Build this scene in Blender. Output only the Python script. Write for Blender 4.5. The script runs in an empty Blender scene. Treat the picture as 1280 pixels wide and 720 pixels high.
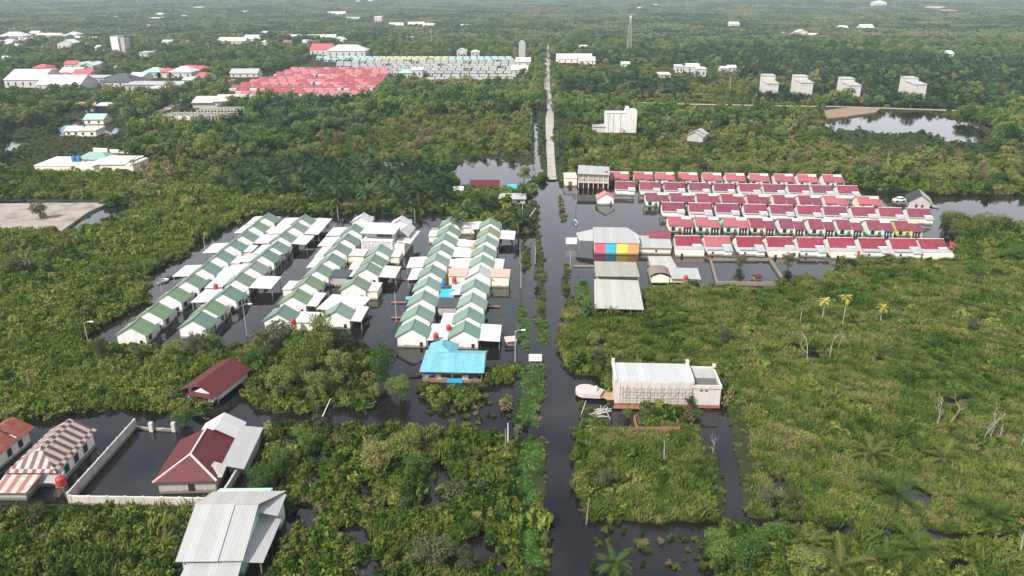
import bpy, math, random
import numpy as np
from math import radians, sin, cos, tan, atan, pi
from mathutils import Vector, Matrix

random.seed(11)
rng = np.random.default_rng(11)
scene = bpy.context.scene
COL = scene.collection

# ------------------------------------------------------------------ camera model
H = 70.0; F = 950.0; P = radians(21.5)
cP, sP = cos(P), sin(P)

def G(px, py, z=0.0):
    a = P + atan((py - 360) / F)
    Y = (H - z) / tan(a)
    d = Y * cP + (H - z) * sP
    return Vector(((px - 640) / F * d, Y, z))

def proj(x, y, z=0.0):
    d = y * cP + (H - z) * sP
    return 640 + F * x / d, 360 + F * ((H - z) * cP - y * sP) / d

def inpoly(px, py, poly):
    px = np.asarray(px, float); py = np.asarray(py, float)
    r = np.zeros(px.shape, bool)
    n = len(poly); j = n - 1
    for i in range(n):
        xi, yi = poly[i]; xj, yj = poly[j]
        if yi != yj:
            c = ((yi > py) != (yj > py)) & (px < (xj - xi) * (py - yi) / (yj - yi) + xi)
            r ^= c
        j = i
    return r

def vnoise(x, y, seed=0):
    x = np.asarray(x, float); y = np.asarray(y, float)
    xi = np.floor(x).astype(np.int64); yi = np.floor(y).astype(np.int64)
    fx = x - xi; fy = y - yi
    fx = fx * fx * (3 - 2 * fx); fy = fy * fy * (3 - 2 * fy)
    def h(a, b):
        n = (a * 374761393 + b * 668265263 + seed * 974711) & 0x7fffffff
        n = ((n ^ (n >> 13)) * 1274126177) & 0x7fffffff
        return ((n ^ (n >> 16)) & 0xffff) / 65535.0
    return (h(xi, yi) * (1 - fx) + h(xi + 1, yi) * fx) * (1 - fy) + (h(xi, yi + 1) * (1 - fx) + h(xi + 1, yi + 1) * fx) * fy

def fbm(x, y, seed=0):
    return (vnoise(x, y, seed) + .5 * vnoise(x * 2.1, y * 2.1, seed + 5) + .25 * vnoise(x * 4.3, y * 4.3, seed + 9)) / 1.75

# ------------------------------------------------------------------ materials
class NT:
    def __init__(s, name):
        s.m = bpy.data.materials.new(name); s.m.use_nodes = True
        s.t = s.m.node_tree; s.n = s.t.nodes; s.n.clear()
        s.out = s.n.new('ShaderNodeOutputMaterial')
    def add(s, typ, **kw):
        n = s.n.new(typ)
        for k, v in kw.items():
            if k in n.inputs: n.inputs[k].default_value = v
            else: setattr(n, k, v)
        return n
    def link(s, a, b): s.t.links.new(a, b)
    def math(s, op, a, b=None):
        n = s.n.new('ShaderNodeMath'); n.operation = op
        for i, v in enumerate((a, b)):
            if v is None: continue
            if isinstance(v, (int, float)): n.inputs[i].default_value = v
            else: s.link(v, n.inputs[i])
        return n.outputs[0]
    def mix(s, fac, a, b, mode='MIX'):
        n = s.n.new('ShaderNodeMix'); n.data_type = 'RGBA'; n.blend_type = mode
        for i, v in ((0, fac), (6, a), (7, b)):
            if isinstance(v, (int, float)): n.inputs[i].default_value = v
            elif isinstance(v, tuple): n.inputs[i].default_value = (*v[:3], 1)
            else: s.link(v, n.inputs[i])
        return n.outputs[2]
    def ramp(s, fac, stops):
        n = s.n.new('ShaderNodeValToRGB'); e = n.color_ramp.elements
        while len(e) > 1: e.remove(e[-1])
        e[0].position = stops[0][0]; e[0].color = (*stops[0][1], 1)
        for p, c in stops[1:]:
            k = e.new(p); k.color = (*c, 1)
        s.link(fac, n.inputs[0]); return n.outputs[0]
    def noise(s, scale, vec=None, detail=3.0, rough=.6):
        n = s.n.new('ShaderNodeTexNoise'); n.inputs['Scale'].default_value = scale
        n.inputs['Detail'].default_value = detail; n.inputs['Roughness'].default_value = rough
        if vec is not None: s.link(vec, n.inputs['Vector'])
        return n.outputs['Fac']
    def bsdf(s, col, rough=.8, spec=.3, metal=0.0):
        b = s.n.new('ShaderNodeBsdfPrincipled')
        if isinstance(col, tuple): b.inputs['Base Color'].default_value = (*col[:3], 1)
        else: s.link(col, b.inputs['Base Color'])
        b.inputs['Roughness'].default_value = rough
        b.inputs['Specular IOR Level'].default_value = spec
        b.inputs['Metallic'].default_value = metal
        s.link(b.outputs[0], s.out.inputs[0]); return b

def pos(t): return t.add('ShaderNodeNewGeometry').outputs['Position']
def objc(t): return t.add('ShaderNodeTexCoord').outputs['Object']

MATS = {}
def wall_mat(name, c, dirt=.35, stain=True):
    """painted plaster: rain streaks and a muddy flood line with its own uneven edge"""
    if name in MATS: return MATS[name]
    t = NT(name); p = pos(t)
    mp = t.add('ShaderNodeMapping'); mp.inputs['Scale'].default_value = (1.2, 1.2, .18); t.link(p, mp.inputs[0])
    n = t.noise(1.0, mp.outputs[0], 4)
    f = t.math('MULTIPLY', t.ramp(n, [(.45, (0, 0, 0)), (.75, (1, 1, 1))]), dirt)
    col = t.mix(f, c, tuple(x * .55 for x in c))
    if stain:
        sx = t.add('ShaderNodeSeparateXYZ'); t.link(p, sx.inputs[0])
        n2 = t.noise(.9, p, 3)
        lev = t.math('SUBTRACT', sx.outputs[2], t.math('MULTIPLY', n2, .7))
        f2 = t.ramp(lev, [(0, (1, 1, 1)), (.22, (0, 0, 0))])
        col = t.mix(t.math('MULTIPLY', f2, .75), col, (.10, .085, .065))
    t.bsdf(col, .75, .25)
    MATS[name] = t.m; return t.m

def roof_mat(name, c=None, period=.25, axis=0, rust=.25, rustcol=(.12, .06, .04), rough=.5, ramp=(.5, .75), pan_k=.14):
    """sheet roofing; colour from the object colour if c is None"""
    if name in MATS: return MATS[name]
    t = NT(name)
    if c is None:
        oi = t.add('ShaderNodeObjectInfo'); base = oi.outputs['Color']
    else: base = c
    o = objc(t)
    sx = t.add('ShaderNodeSeparateXYZ'); t.link(o, sx.inputs[0])
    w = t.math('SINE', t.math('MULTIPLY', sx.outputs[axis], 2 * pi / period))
    n = t.noise(.8, pos(t), 5, .65)
    f = t.math('MULTIPLY', t.ramp(n, [(ramp[0], (0, 0, 0)), (ramp[1], (1, 1, 1))]), rust)
    col = t.mix(f, base, rustcol)
    pan = t.add('ShaderNodeTexWhiteNoise'); pan.noise_dimensions = '1D'
    t.link(t.math('FLOOR', t.math('MULTIPLY', sx.outputs[axis], .95)), pan.inputs['W'])
    col = t.mix(t.math('MULTIPLY', pan.outputs['Value'], pan_k), col, (.02, .018, .016))
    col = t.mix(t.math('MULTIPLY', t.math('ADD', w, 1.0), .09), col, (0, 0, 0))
    b = t.bsdf(col, rough, .35)
    bu = t.add('ShaderNodeBump'); bu.inputs['Strength'].default_value = .25; bu.inputs['Distance'].default_value = .04
    t.link(w, bu.inputs['Height']); t.link(bu.outputs[0], b.inputs['Normal'])
    MATS[name] = t.m; return t.m

def stripe_roof(name, axis, period, c1, c2):
    if name in MATS: return MATS[name]
    t = NT(name); o = objc(t)
    sx = t.add('ShaderNodeSeparateXYZ'); t.link(o, sx.inputs[0])
    other = 0 if axis == 1 else 1
    row = t.math('FLOOR', t.math('MULTIPLY', sx.outputs[2], .62))
    k = t.math('ADD', t.math('MULTIPLY', sx.outputs[axis], 1 / period), t.math('MULTIPLY', row, .5))
    w = t.math('GREATER_THAN', t.math('FRACT', k), .52)
    n = t.noise(1.2, pos(t), 4)
    rr = t.ramp(n, [(.42, (0, 0, 0)), (.66, (.6, .6, .6))])
    a = t.mix(rr, c1, (.23, .17, .145)); b = t.mix(t.math('MULTIPLY', n, .35), c2, (.28, .2, .18))
    t.bsdf(t.mix(w, a, b), .55, .3)
    MATS[name] = t.m; return t.m

def plain(name, c, rough=.7, spec=.3, metal=0, var=.3, scale=1.5):
    if name in MATS: return MATS[name]
    t = NT(name); n = t.noise(scale, pos(t), 4)
    t.bsdf(t.mix(t.math('MULTIPLY', n, var), c, tuple(x * .4 for x in c)), rough, spec, metal)
    MATS[name] = t.m; return t.m

def leaf_mat(name, stops, translucent=.25, pscale=.03, island=.45):
    if name in MATS: return MATS[name]
    t = NT(name)
    g = t.add('ShaderNodeNewGeometry'); oi = t.add('ShaderNodeObjectInfo')
    n = t.noise(pscale, g.outputs['Position'], 3, .6)
    n = t.math('MULTIPLY', t.math('SUBTRACT', n, .5), 1.5)
    v = t.math('ADD', .53, n)
    v = t.math('ADD', v, t.math('MULTIPLY', t.math('SUBTRACT', oi.outputs['Random'], .5), .65))
    v = t.math('ADD', v, t.math('MULTIPLY', t.math('SUBTRACT', g.outputs['Random Per Island'], .5), island))
    col = t.ramp(v, stops)
    d = t.add('ShaderNodeBsdfDiffuse'); t.link(col, d.inputs[0])
    tr = t.add('ShaderNodeBsdfTranslucent'); t.link(t.mix(.5, col, (.10, .14, .02)), tr.inputs[0])
    m = t.add('ShaderNodeMixShader'); m.inputs[0].default_value = translucent
    t.link(d.outputs[0], m.inputs[1]); t.link(tr.outputs[0], m.inputs[2]); t.link(m.outputs[0], t.out.inputs[0])
    MATS[name] = t.m; return t.m

W_WHITE = wall_mat('white_plaster', (.64, .63, .61), .35)
W_CREAM = wall_mat('cream_plaster', (.72, .64, .53), .25)
W_PEACH = wall_mat('peach_plaster', (.72, .55, .42), .2)
W_MINT = wall_mat('mint_plaster', (.52, .68, .54), .2)
W_YEL = wall_mat('yellow_plaster', (.55, .50, .15), .3)
W_GREY = wall_mat('grey_plaster', (.36, .35, .33), .5)
W_CONC = wall_mat('bare_concrete', (.42, .39, .35), .6)
W_TEAL = wall_mat('pale_green_boards', (.42, .62, .52), .3)
W_PALE = wall_mat('pale_dry_plaster', (.48, .455, .425), .4, False)
R_OBJ = roof_mat('painted_sheet_roof', None, .3, 1, .45, (.24, .24, .21), .5, (.45, .75))
R_OBJX = roof_mat('painted_tile_roof', None, .3, 0, .35, (.22, .14, .14), .5, (.45, .75))
R_WHITE = roof_mat('white_sheet_roof', (.54, .54, .535), .35, 1, .14, (.35, .30, .25), .45)
R_WHITEX = roof_mat('white_sheet_roof_across', (.35, .355, .355), .35, 0, .45, (.32, .28, .24), .45)
R_ZINC = roof_mat('weathered_zinc_roof', (.40, .385, .36), .5, 0, .4, (.25, .2, .15), .5)
R_RUST = roof_mat('rusty_red_roof', (.095, .012, .014), .3, 1, .4, (.20, .07, .055), .65, (.55, .85))
R_RUSTX = roof_mat('orange_rust_roof', (.20, .045, .03), .5, 1, .6, (.34, .18, .13), .7, (.45, .75))
R_BLUE = roof_mat('turquoise_sheet_roof', (.14, .37, .44), .5, 0, .6, (.09, .23, .28), .6)
R_STRIPE = stripe_roof('striped_sheet_roof', 1, 1.5, (.37, .32, .30), (.065, .010, .014))
R_STRIPEX = stripe_roof('striped_sheet_roof_hip', 0, 1.3, (.37, .32, .30), (.065, .010, .014))
GLASS = plain('dark_window_glass', (.025, .03, .035), .12, .5, 0, .2)
DOORM = plain('brown_door', (.16, .08, .045), .6)
FRAME = plain('window_frame_paint', (.6, .58, .54), .5)
WOOD = plain('grey_timber', (.22, .18, .14), .85)
BROWN = plain('red_brown_planks', (.28, .13, .08), .85, .2, 0, .5, 2)
STEEL = plain('galvanised_steel', (.35, .36, .37), .45, .5, .3)
DARK = plain('black_rubber_and_shade', (.015, .015, .016), .6)
POLE = plain('concrete_pole', (.33, .32, .31), .8)
REDP = plain('red_plastic', (.42, .035, .035), .5)
BLUEP = plain('blue_plastic', (.04, .14, .42), .4)
ORANGEP = plain('orange_plastic', (.7, .28, .08), .4)
GREENP = plain('green_plastic', (.08, .5, .35), .4)
TARP = plain('blue_tarp', (.03, .38, .62), .5)
WHITEP = plain('white_gloss_paint', (.82, .81, .8), .3, .5, 0, .1)
BARK = plain('grey_brown_bark', (.13, .10, .075), .9, .1, 0, .5, 3)
DEADW = plain('bleached_dead_wood', (.34, .31, .26), .85, .15, 0, .4, 2)
SAND = None

# ------------------------------------------------------------------ mesh builder
class MB:
    def __init__(s): s.v = []; s.f = []; s.mi = []; s.M = None
    def _p(s, pts):
        i = len(s.v)
        s.v += [tuple(s.M @ Vector(p)) if s.M else tuple(p) for p in pts]; return i
    def face(s, pts, m=0):
        i = s._p(pts); s.f.append(tuple(range(i, i + len(pts)))); s.mi.append(m)
    def box(s, x0, x1, y0, y1, z0, z1, m=0):
        i = s._p([(x0, y0, z0), (x1, y0, z0), (x1, y1, z0), (x0, y1, z0), (x0, y0, z1), (x1, y0, z1), (x1, y1, z1), (x0, y1, z1)])
        for q in ((0, 3, 2, 1), (4, 5, 6, 7), (0, 1, 5, 4), (1, 2, 6, 5), (2, 3, 7, 6), (3, 0, 4, 7)):
            s.f.append(tuple(i + k for k in q)); s.mi.append(m)
    def slab(s, pts, t=.08, m=0):
        n = len(pts); i = s._p(list(pts) + [(p[0], p[1], p[2] - t) for p in pts])
        s.f.append(tuple(range(i, i + n))); s.mi.append(m)
        s.f.append(tuple(reversed(range(i + n, i + 2 * n)))); s.mi.append(m)
        for k in range(n):
            l = (k + 1) % n
            s.f.append((i + k, i + n + k, i + n + l, i + l)); s.mi.append(m)
    def prism(s, pts, z0, z1, m=0):
        s.slab([(p[0], p[1], z1) for p in pts], z1 - z0, m)
    def gable_wall(s, x0, x1, y0, y1, z0, z1, zr, axis='y', m=0):
        if axis == 'y':
            a = [(x0, z0), (x1, z0), (x1, z1), ((x0 + x1) / 2, zr), (x0, z1)]
            A = [(p[0], y0, p[1]) for p in a]; B = [(p[0], y1, p[1]) for p in a]
        else:
            a = [(y0, z0), (y1, z0), (y1, z1), ((y0 + y1) / 2, zr), (y0, z1)]
            A = [(x0, p[0], p[1]) for p in reversed(a)]; B = [(x1, p[0], p[1]) for p in reversed(a)]
        i = s._p(A + B)
        s.f.append(tuple(range(i, i + 5))); s.f.append(tuple(reversed(range(i + 5, i + 10)))); s.mi += [m, m]
        for k in range(5):
            l = (k + 1) % 5
            s.f.append((i + k, i + 5 + k, i + 5 + l, i + l)); s.mi.append(m)
    def roof_gable(s, x0, x1, y0, y1, ze, zr, axis='y', t=.09, m=0, m2=None):
        m2 = m if m2 is None else m2
        if axis == 'y':
            c = (x0 + x1) / 2
            s.slab([(x0, y0, ze), (c, y0, zr), (c, y1, zr), (x0, y1, ze)][::-1], t, m)
            s.slab([(c, y0, zr + .001), (x1, y0, ze), (x1, y1, ze), (c, y1, zr + .001)], t, m2)
        else:
            c = (y0 + y1) / 2
            s.slab([(x0, y0, ze), (x1, y0, ze), (x1, c, zr), (x0, c, zr)], t, m)
            s.slab([(x0, c, zr + .001), (x1, c, zr + .001), (x1, y1, ze), (x0, y1, ze)], t, m2)
    def roof_hip(s, x0, x1, y0, y1, ze, zr, i0, i1, axis='x', t=.09, ms=(0, 0, 0, 0)):
        """ms: front, right, back, left"""
        if axis == 'x':
            c = (y0 + y1) / 2; a = (x0 + i0, c, zr); b = (x1 - i1, c, zr)
            s.slab([(x0, y0, ze), (x1, y0, ze), b, a], t, ms[0]); s.slab([(x1, y1, ze), (x0, y1, ze), a, b], t, ms[2])
            if i0: s.slab([(x0, y1, ze), (x0, y0, ze), a], t, ms[3])
            if i1: s.slab([(x1, y0, ze), (x1, y1, ze), b], t, ms[1])
        else:
            c = (x0 + x1) / 2; a = (c, y0 + i0, zr); b = (c, y1 - i1, zr)
            s.slab([(x1, y0, ze), (x1, y1, ze), b, a], t, ms[1]); s.slab([(x0, y1, ze), (x0, y0, ze), a, b], t, ms[3])
            if i0: s.slab([(x0, y0, ze), (x1, y0, ze), a], t, ms[0])
            if i1: s.slab([(x1, y1, ze), (x0, y1, ze), b], t, ms[2])
    def tube(s, pts, radii, n=7, m=0, cap=True):
        rings = []
        for k, p in enumerate(pts):
            p = Vector(p)
            d = (Vector(pts[min(k + 1, len(pts) - 1)]) - Vector(pts[max(k - 1, 0)])).normalized()
            a = d.orthogonal().normalized(); b = d.cross(a)
            r = radii[k] if isinstance(radii, (list, tuple)) else radii
            rings.append(s._p([p + a * r * cos(2 * pi * q / n) + b * r * sin(2 * pi * q / n) for q in range(n)]))
        for k in range(len(rings) - 1):
            for q in range(n):
                w = (q + 1) % n
                s.f.append((rings[k] + q, rings[k] + w, rings[k + 1] + w, rings[k + 1] + q)); s.mi.append(m)
        if cap:
            s.f.append(tuple(rings[-1] + q for q in range(n))); s.mi.append(m)
            s.f.append(tuple(rings[0] + q for q in reversed(range(n)))); s.mi.append(m)
    def lathe(s, prof, n=12, m=0, c=(0, 0)):
        rings = [s._p([(c[0] + r * cos(2 * pi * q / n), c[1] + r * sin(2 * pi * q / n), z) for q in range(n)]) for r, z in prof]
        for k in range(len(rings) - 1):
            for q in range(n):
                w = (q + 1) % n
                s.f.append((rings[k] + q, rings[k] + w, rings[k + 1] + w, rings[k + 1] + q)); s.mi.append(m)
        s.f.append(tuple(rings[-1] + q for q in range(n))); s.mi.append(m)
    def mesh(s, name, mats):
        me = bpy.data.meshes.new(name); me.from_pydata(s.v, [], s.f)
        for m in (mats if isinstance(mats, (list, tuple)) else [mats]): me.materials.append(m)
        me.polygons.foreach_set('material_index', s.mi); me.update(); return me

def link(name, me, parent=None, color=None):
    o = bpy.data.objects.new(name, me); COL.objects.link(o)
    if parent: o.parent = parent
    if color: o.color = (*color, 1)
    return o
def part(name, mb, mats, parent, color=None, label=None):
    o = link(name, mb.mesh(name, mats), parent, color)
    if label: o['label'] = label
    return o
def tag(o, label, cat, group=None, kind=None):
    o['label'] = label
    o['category'] = cat
    if group: o['group'] = group
    if kind: o['kind'] = kind
    return o
def thing(name, label, cat, loc=(0, 0, 0), rz=0, group=None):
    o = bpy.data.objects.new(name, None); COL.objects.link(o); o.empty_display_size = .5
    o.location = loc; o.rotation_euler = (0, 0, rz)
    return tag(o, label, cat, group)
CACHE = {}
def cached(key, fn, mats):
    if key not in CACHE: CACHE[key] = fn().mesh(key[1] if isinstance(key, tuple) else key, mats)
    return CACHE[key]
def frame(a, b, z=0.0):
    """origin and heading of a front line given by two picture points lying at height z"""
    A = G(*a, z); B = G(*b, z); d = B - A
    return Vector((A.x, A.y, 0)), math.atan2(d.y, d.x), d.length
def depth_of(a, b, c, z):
    """distance of c behind the line a-b at height z"""
    A = G(*a, z); B = G(*b, z); C = G(*c, z); d = (B - A).normalized()
    return abs((C - A).cross(d).z)

# ------------------------------------------------------------------ water / land layout (picture plan unprojected on the ground)
WATER = [
 # flooded estates, the road and the pond right of the red roofs
 [(102,428),(131,405),(151,398),(178,378),(175,346),(201,334),(232,321),(242,311),(255,294),(285,285),(302,272),(345,264),(420,270),(445,264),(520,272),(545,266),(590,275),(615,272),(640,262),(655,245),(672,228),(700,224),(712,235),(722,233),(1075,230),(1095,240),(1150,240),(1200,243),(1290,246),(1400,250),(1400,300),(1290,290),(1215,282),(1180,272),(1195,300),(1195,326),(1110,328),(1055,332),(1030,352),(1000,350),(985,360),(880,362),(865,355),(812,358),(808,390),(740,394),(728,388),(716,372),(708,395),(703,420),(706,445),(718,466),(757,470),(764,510),(800,515),(800,538),(735,532),(722,540),(720,580),(728,620),(738,650),(738,760),(684,760),(687,600),(688,545),(640,548),(560,541),(480,536),(440,530),(470,500),(470,452),(460,440),(440,430),(420,425),(330,425),(292,440),(215,437),(144,440),(104,436)],
 [(568,214),(582,199),(625,198),(660,205),(668,228),(640,245),(600,240),(572,236)],
 [(668,140),(673,140),(675,180),(680,215),(672,225),(664,215),(668,180)],
 [(478,203),(510,199),(508,208),(480,210)],
 # cross canal and the compound
 [(-60,532),(0,530),(98,517),(150,511),(215,518),(228,505),(222,494),(232,486),(268,499),(288,480),(292,462),(306,466),(322,470),(304,500),(330,516),(395,518),(420,506),(455,516),(530,518),(560,500),(540,482),(520,490),(500,478),(530,470),(610,468),(645,455),(700,455),(690,545),(640,548),(560,541),(480,536),(400,537),(360,534),(329,545),(338,580),(322,600),(300,632),(240,632),(85,634),(60,642),(0,642),(-60,642)],
 [(300,628),(325,590),(345,620),(352,640),(376,650),(348,690),(338,725),(338,760),(290,760),(300,725)],
 [(80,291),(132,258),(165,257),(152,276),(100,293)],
 [(0,252),(100,253),(100,257),(0,258)],
 [(-60,186),(0,178),(35,171),(42,180),(0,193),(-60,200)],
 [(60,168),(85,150),(118,148),(150,158),(140,168),(100,172)],
 [(1035,155),(1060,145),(1110,140),(1160,142),(1200,150),(1240,170),(1230,178),(1180,175),(1150,165),(1110,168),(1080,160),(1040,163)],
 [(738,653),(790,651),(870,654),(928,652),(897,665),(880,690),(896,722),(900,760),(735,760)],
 [(860,529),(878,546),(895,571),(902,610),(905,655),(937,655),(930,620),(924,581),(914,550),(908,530),(906,503),(880,510)],
 [(1183,706),(1205,697),(1217,715),(1197,724)],
 [(935,648),(1000,652),(1080,662),(1180,665),(1290,674),(1290,688),(1180,681),(1080,677),(1000,668),(935,666)],
 [(962,640),(975,600),(985,590),(980,640),(972,655)],
 [(1070,498),(1095,508),(1104,524),(1090,516)],
 [(1000,490),(1018,490),(1020,498),(1002,497)],
 [(200,404),(222,401),(228,408),(206,410)],
 [(425,660),(455,655),(470,690),(440,690)], [(545,575),(560,585),(566,610),(550,612)], [(455,600),(470,610),(468,640),(452,630)],
 [(390,590),(402,580),(400,610),(388,615)], [(580,690),(600,680),(610,712),(585,716)], [(380,640),(400,650),(392,680),(376,672)],
 [(830,340),(850,336),(870,345),(850,352)],
 [(585,128),(600,127),(602,133),(588,134)],
]
LAND = [
 [(671,288),(678,288),(684,330),(685,375),(683,398),(671,402),(671,340)],
 [(652,457),(681,456),(680,495),(674,532),(645,532),(648,490)],
 [(700,243),(706,243),(711,277),(704,278)],
 [(706,330),(716,330),(715,370),(706,368)],
 [(650,308),(657,308),(657,336),(650,336)],
 [(726,505),(738,500),(752,520),(746,532),(730,530)],
 [(575,258),(600,250),(640,262),(642,275),(600,280),(580,275)],
 [(640,262),(668,262),(668,292),(645,290)],
 [(528,486),(560,490),(600,488),(608,500),(590,508),(560,500),(530,500)],
 [(555,462),(600,482),(640,480),(652,462),(645,456),(620,470)],
 [(222,509),(265,500),(278,490),(270,505),(235,520)],
 [(540,505),(556,505),(556,515),(540,515)],
 [(571,502),(582,498),(584,512),(573,514)], [(630,500),(640,498),(640,512),(630,512)],
]
def land_value(x, y):
    """True where ground rises above the water"""
    x = np.asarray(x, float); y = np.asarray(y, float)
    s = np.clip(y / 150, .6, 4)
    wx = (fbm(x / 3.0 / s, y / 3.0 / s, 3) - .5) * 3.4 * s; wy = (fbm(x / 3.0 / s, y / 3.0 / s, 4) - .5) * 3.4 * s
    px, py = proj(x + wx, y + wy)
    w = np.zeros(px.shape, bool)
    for p in WATER: w |= inpoly(px, py, p)
    for p in LAND: w &= ~inpoly(px, py, p)
    # small open pools left between the bushes of the near marsh
    pool = fbm(x / 6.0, y / 6.0, 21) > .715
    zone = inpoly(px, py, [(355,540),(640,552),(640,740),(330,760)]) | inpoly(px, py, [(-100,640),(230,640),(225,760),(-100,760)]) | inpoly(px, py, [(700,430),(1300,380),(1300,650),(940,650),(900,500)]) & (fbm(x / 6.0, y / 6.0, 22) > .45)
    w |= zone & pool
    return ~w

def hills(x, y):
    r = np.maximum(0, np.hypot(x, y) - 1300) / 1000
    return np.minimum(r, 4) * (4 + 16 * (fbm(x / 1100, y / 1100, 41) - .35))

# ------------------------------------------------------------------ setting
def ground_material():
    t = NT('marsh_ground'); p = pos(t)
    n = t.noise(.25, p, 6, .65); n2 = t.noise(.012, p, 4, .6)
    c1 = t.ramp(n, [(.3, (.014, .016, .009)), (.55, (.028, .036, .013)), (.75, (.05, .058, .022))])
    c2 = t.ramp(n2, [(.35, (.012, .024, .010)), (.6, (.028, .042, .016)), (.75, (.07, .068, .033))])
    t.bsdf(t.mix(.5, c1, c2), .9, .1); return t.m
def water_material():
    t = NT('flood_water'); p = pos(t)
    n2 = t.noise(.05, p, 4, .6)
    b = t.bsdf(t.ramp(n2, [(.3, (.005, .0046, .0043)), (.7, (.014, .012, .0105))]), .05, .5)
    b.inputs['IOR'].default_value = 1.5
    t.link(t.ramp(n2, [(.35, (.015, .015, .015)), (.65, (.07, .07, .07))]), b.inputs['Roughness'])
    n = t.noise(1.3, p, 3, .5)
    bu = t.add('ShaderNodeBump'); bu.inputs['Strength'].default_value = .12; bu.inputs['Distance'].default_value = .05
    t.link(n, bu.inputs['Height']); t.link(bu.outputs[0], b.inputs['Normal']); return t.m

def build_ground():
    nc = 560
    th = np.linspace(radians(-46), radians(46), nc)
    rs = [95.0]
    while rs[-1] < 9500: rs.append(rs[-1] + max(.7, (rs[-1] - 55) * .0095))
    r = np.array(rs); nr = len(r)
    T, R = np.meshgrid(th, r)
    x = (R * np.sin(T)).ravel(); y = (R * np.cos(T)).ravel() - 60
    z = np.where(y < 900, np.where(land_value(x, y), .16 + .25 * fbm(x / 5, y / 5, 8), -.55), .3)
    z = z + hills(x, y)
    vs = np.stack([x, y, z], 1)
    a = (np.arange(nr - 1)[:, None] * nc + np.arange(nc - 1)[None]).ravel()
    fs = np.stack([a, a + 1, a + nc + 1, a + nc], 1)
    me = bpy.data.meshes.new('ground')
    me.vertices.add(len(vs)); me.vertices.foreach_set('co', vs.ravel())
    me.loops.add(fs.size); me.loops.foreach_set('vertex_index', fs.ravel().astype(np.int32))
    me.polygons.add(len(fs)); me.polygons.foreach_set('loop_start', np.arange(0, fs.size, 4, dtype=np.int32)); 
    me.update(calc_edges=True); me.validate()
    me.polygons.foreach_set('use_smooth', np.ones(len(fs), bool))
    me.materials.append(ground_material())
    tag(link('ground', me), 'dark marsh ground under the scrub', 'ground', kind='structure')
    mb = MB(); mb.face([(-900, 10, 0), (900, 10, 0), (900, 1000, 0), (-900, 1000, 0)])
    tag(part('water', mb, water_material(), None), 'still dark flood water over streets and marsh', 'water', kind='structure')
build_ground()

def strip(name, pts, z, mat, label, thick=0):
    """road ribbon; pts = (px, py, half width m)"""
    mb = MB(); L = []; R = []
    q = [(G(a, b), w) for a, b, w in pts]
    for i, (p, w) in enumerate(q):
        d = (q[min(i + 1, len(q) - 1)][0] - q[max(i - 1, 0)][0]).normalized(); n = Vector((-d.y, d.x, 0))
        L.append(p + n * w * (1 + .07 * random.uniform(-1, 1))); R.append(p - n * w * (1 + .07 * random.uniform(-1, 1)))
    for i in range(len(q) - 1):
        zs = [z + float(hills(v.x, v.y)) for v in (L[i], R[i], R[i + 1], L[i + 1])]
        mb.face([(v.x, v.y, zz) for v, zz in zip((L[i], R[i], R[i + 1], L[i + 1]), zs)][::-1])
    tag(part(name, mb, mat, None), label, 'road', kind='structure')
def road_mat():
    t = NT('wet_gravel_road'); p = pos(t)
    n = t.noise(.12, p, 5, .65)
    col = t.ramp(n, [(.3, (.15, .13, .11)), (.48, (.30, .265, .235)), (.75, (.40, .355, .315))])
    b = t.bsdf(col, .5, .5)
    t.link(t.ramp(n, [(.36, (.1, .1, .1)), (.44, (.8, .8, .8))]), b.inputs['Roughness']); return t.m
RM = road_mat()
strip('road', [(690,226,1.8),(689,205,1.6),(688,190,1.8),(687,170,2.0),(687,150,2.3),(688,138,2.0),(686,125,2.0),(684,110,2.3),(683,98,2.6),(683,86,3.2),(684,75,3.6),(683,62,3.6),(683,52,4),(685,44,4.5)], .5, RM, 'pale wet gravel road running straight to the horizon')
strip('access_road', [(196,152,3),(196,142,3.2),(215,134,3.4),(232,124,3.2),(248,118,3),(268,108,3.2),(290,100,3.5)], .5, RM, 'pale access road bending past the grey warehouses')
strip('dirt_track', [(700,128,2.4),(800,129,2.4),(860,131,2.4),(960,133,2.4),(1040,134,2.4),(1130,137,2.4),(1250,141,2.4)], .5, plain('dry_track', (.33,.29,.21), .9, .1, 0, .5, .2), 'straight dry dirt track in front of the palm belt')
strip('far_track', [(700,84,2.4),(760,84,2.4),(860,86,2.4)], .5, MATS['dry_track'], 'thin dirt track below the far palm block')

def sand_mat():
    t = NT('bare_sand'); p = pos(t); n = t.noise(.15, p, 6, .7)
    t.bsdf(t.ramp(n, [(.3, (.11, .09, .075)), (.5, (.26, .225, .20)), (.75, (.34, .30, .27))]), .9, .1); return t.m
SAND = sand_mat()
mb = MB()
pp = [G(*p) for p in ((-70, 259), (0, 257), (60, 256), (136, 256), (110, 268), (78, 291), (40, 289), (0, 287), (-70, 287))]
mb.prism([(p.x, p.y) for p in pp][::-1], -.3, .75)
tag(part('bare_ground', mb, SAND, None), 'raised pad of bare pinkish sand with dark sides', 'ground', kind='structure')
mb = MB()
pp = [G(*p) for p in ((1030, 140), (1060, 136), (1100, 137), (1095, 142), (1060, 147), (1032, 150))]
mb.prism([(p.x, p.y) for p in pp][::-1], -.3, .9)
tag(part('bare_bank', mb, plain('red_soil', (.27, .19, .13), .9, .1, 0, .6, .2), None), 'bank of bare reddish soil beside the far pond', 'ground', kind='structure')

FOOT = []   # picture-plan independent footprints: (x, y, radius) kept free of scrub
def keep(x, y, r): FOOT.append((x, y, r))

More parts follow.
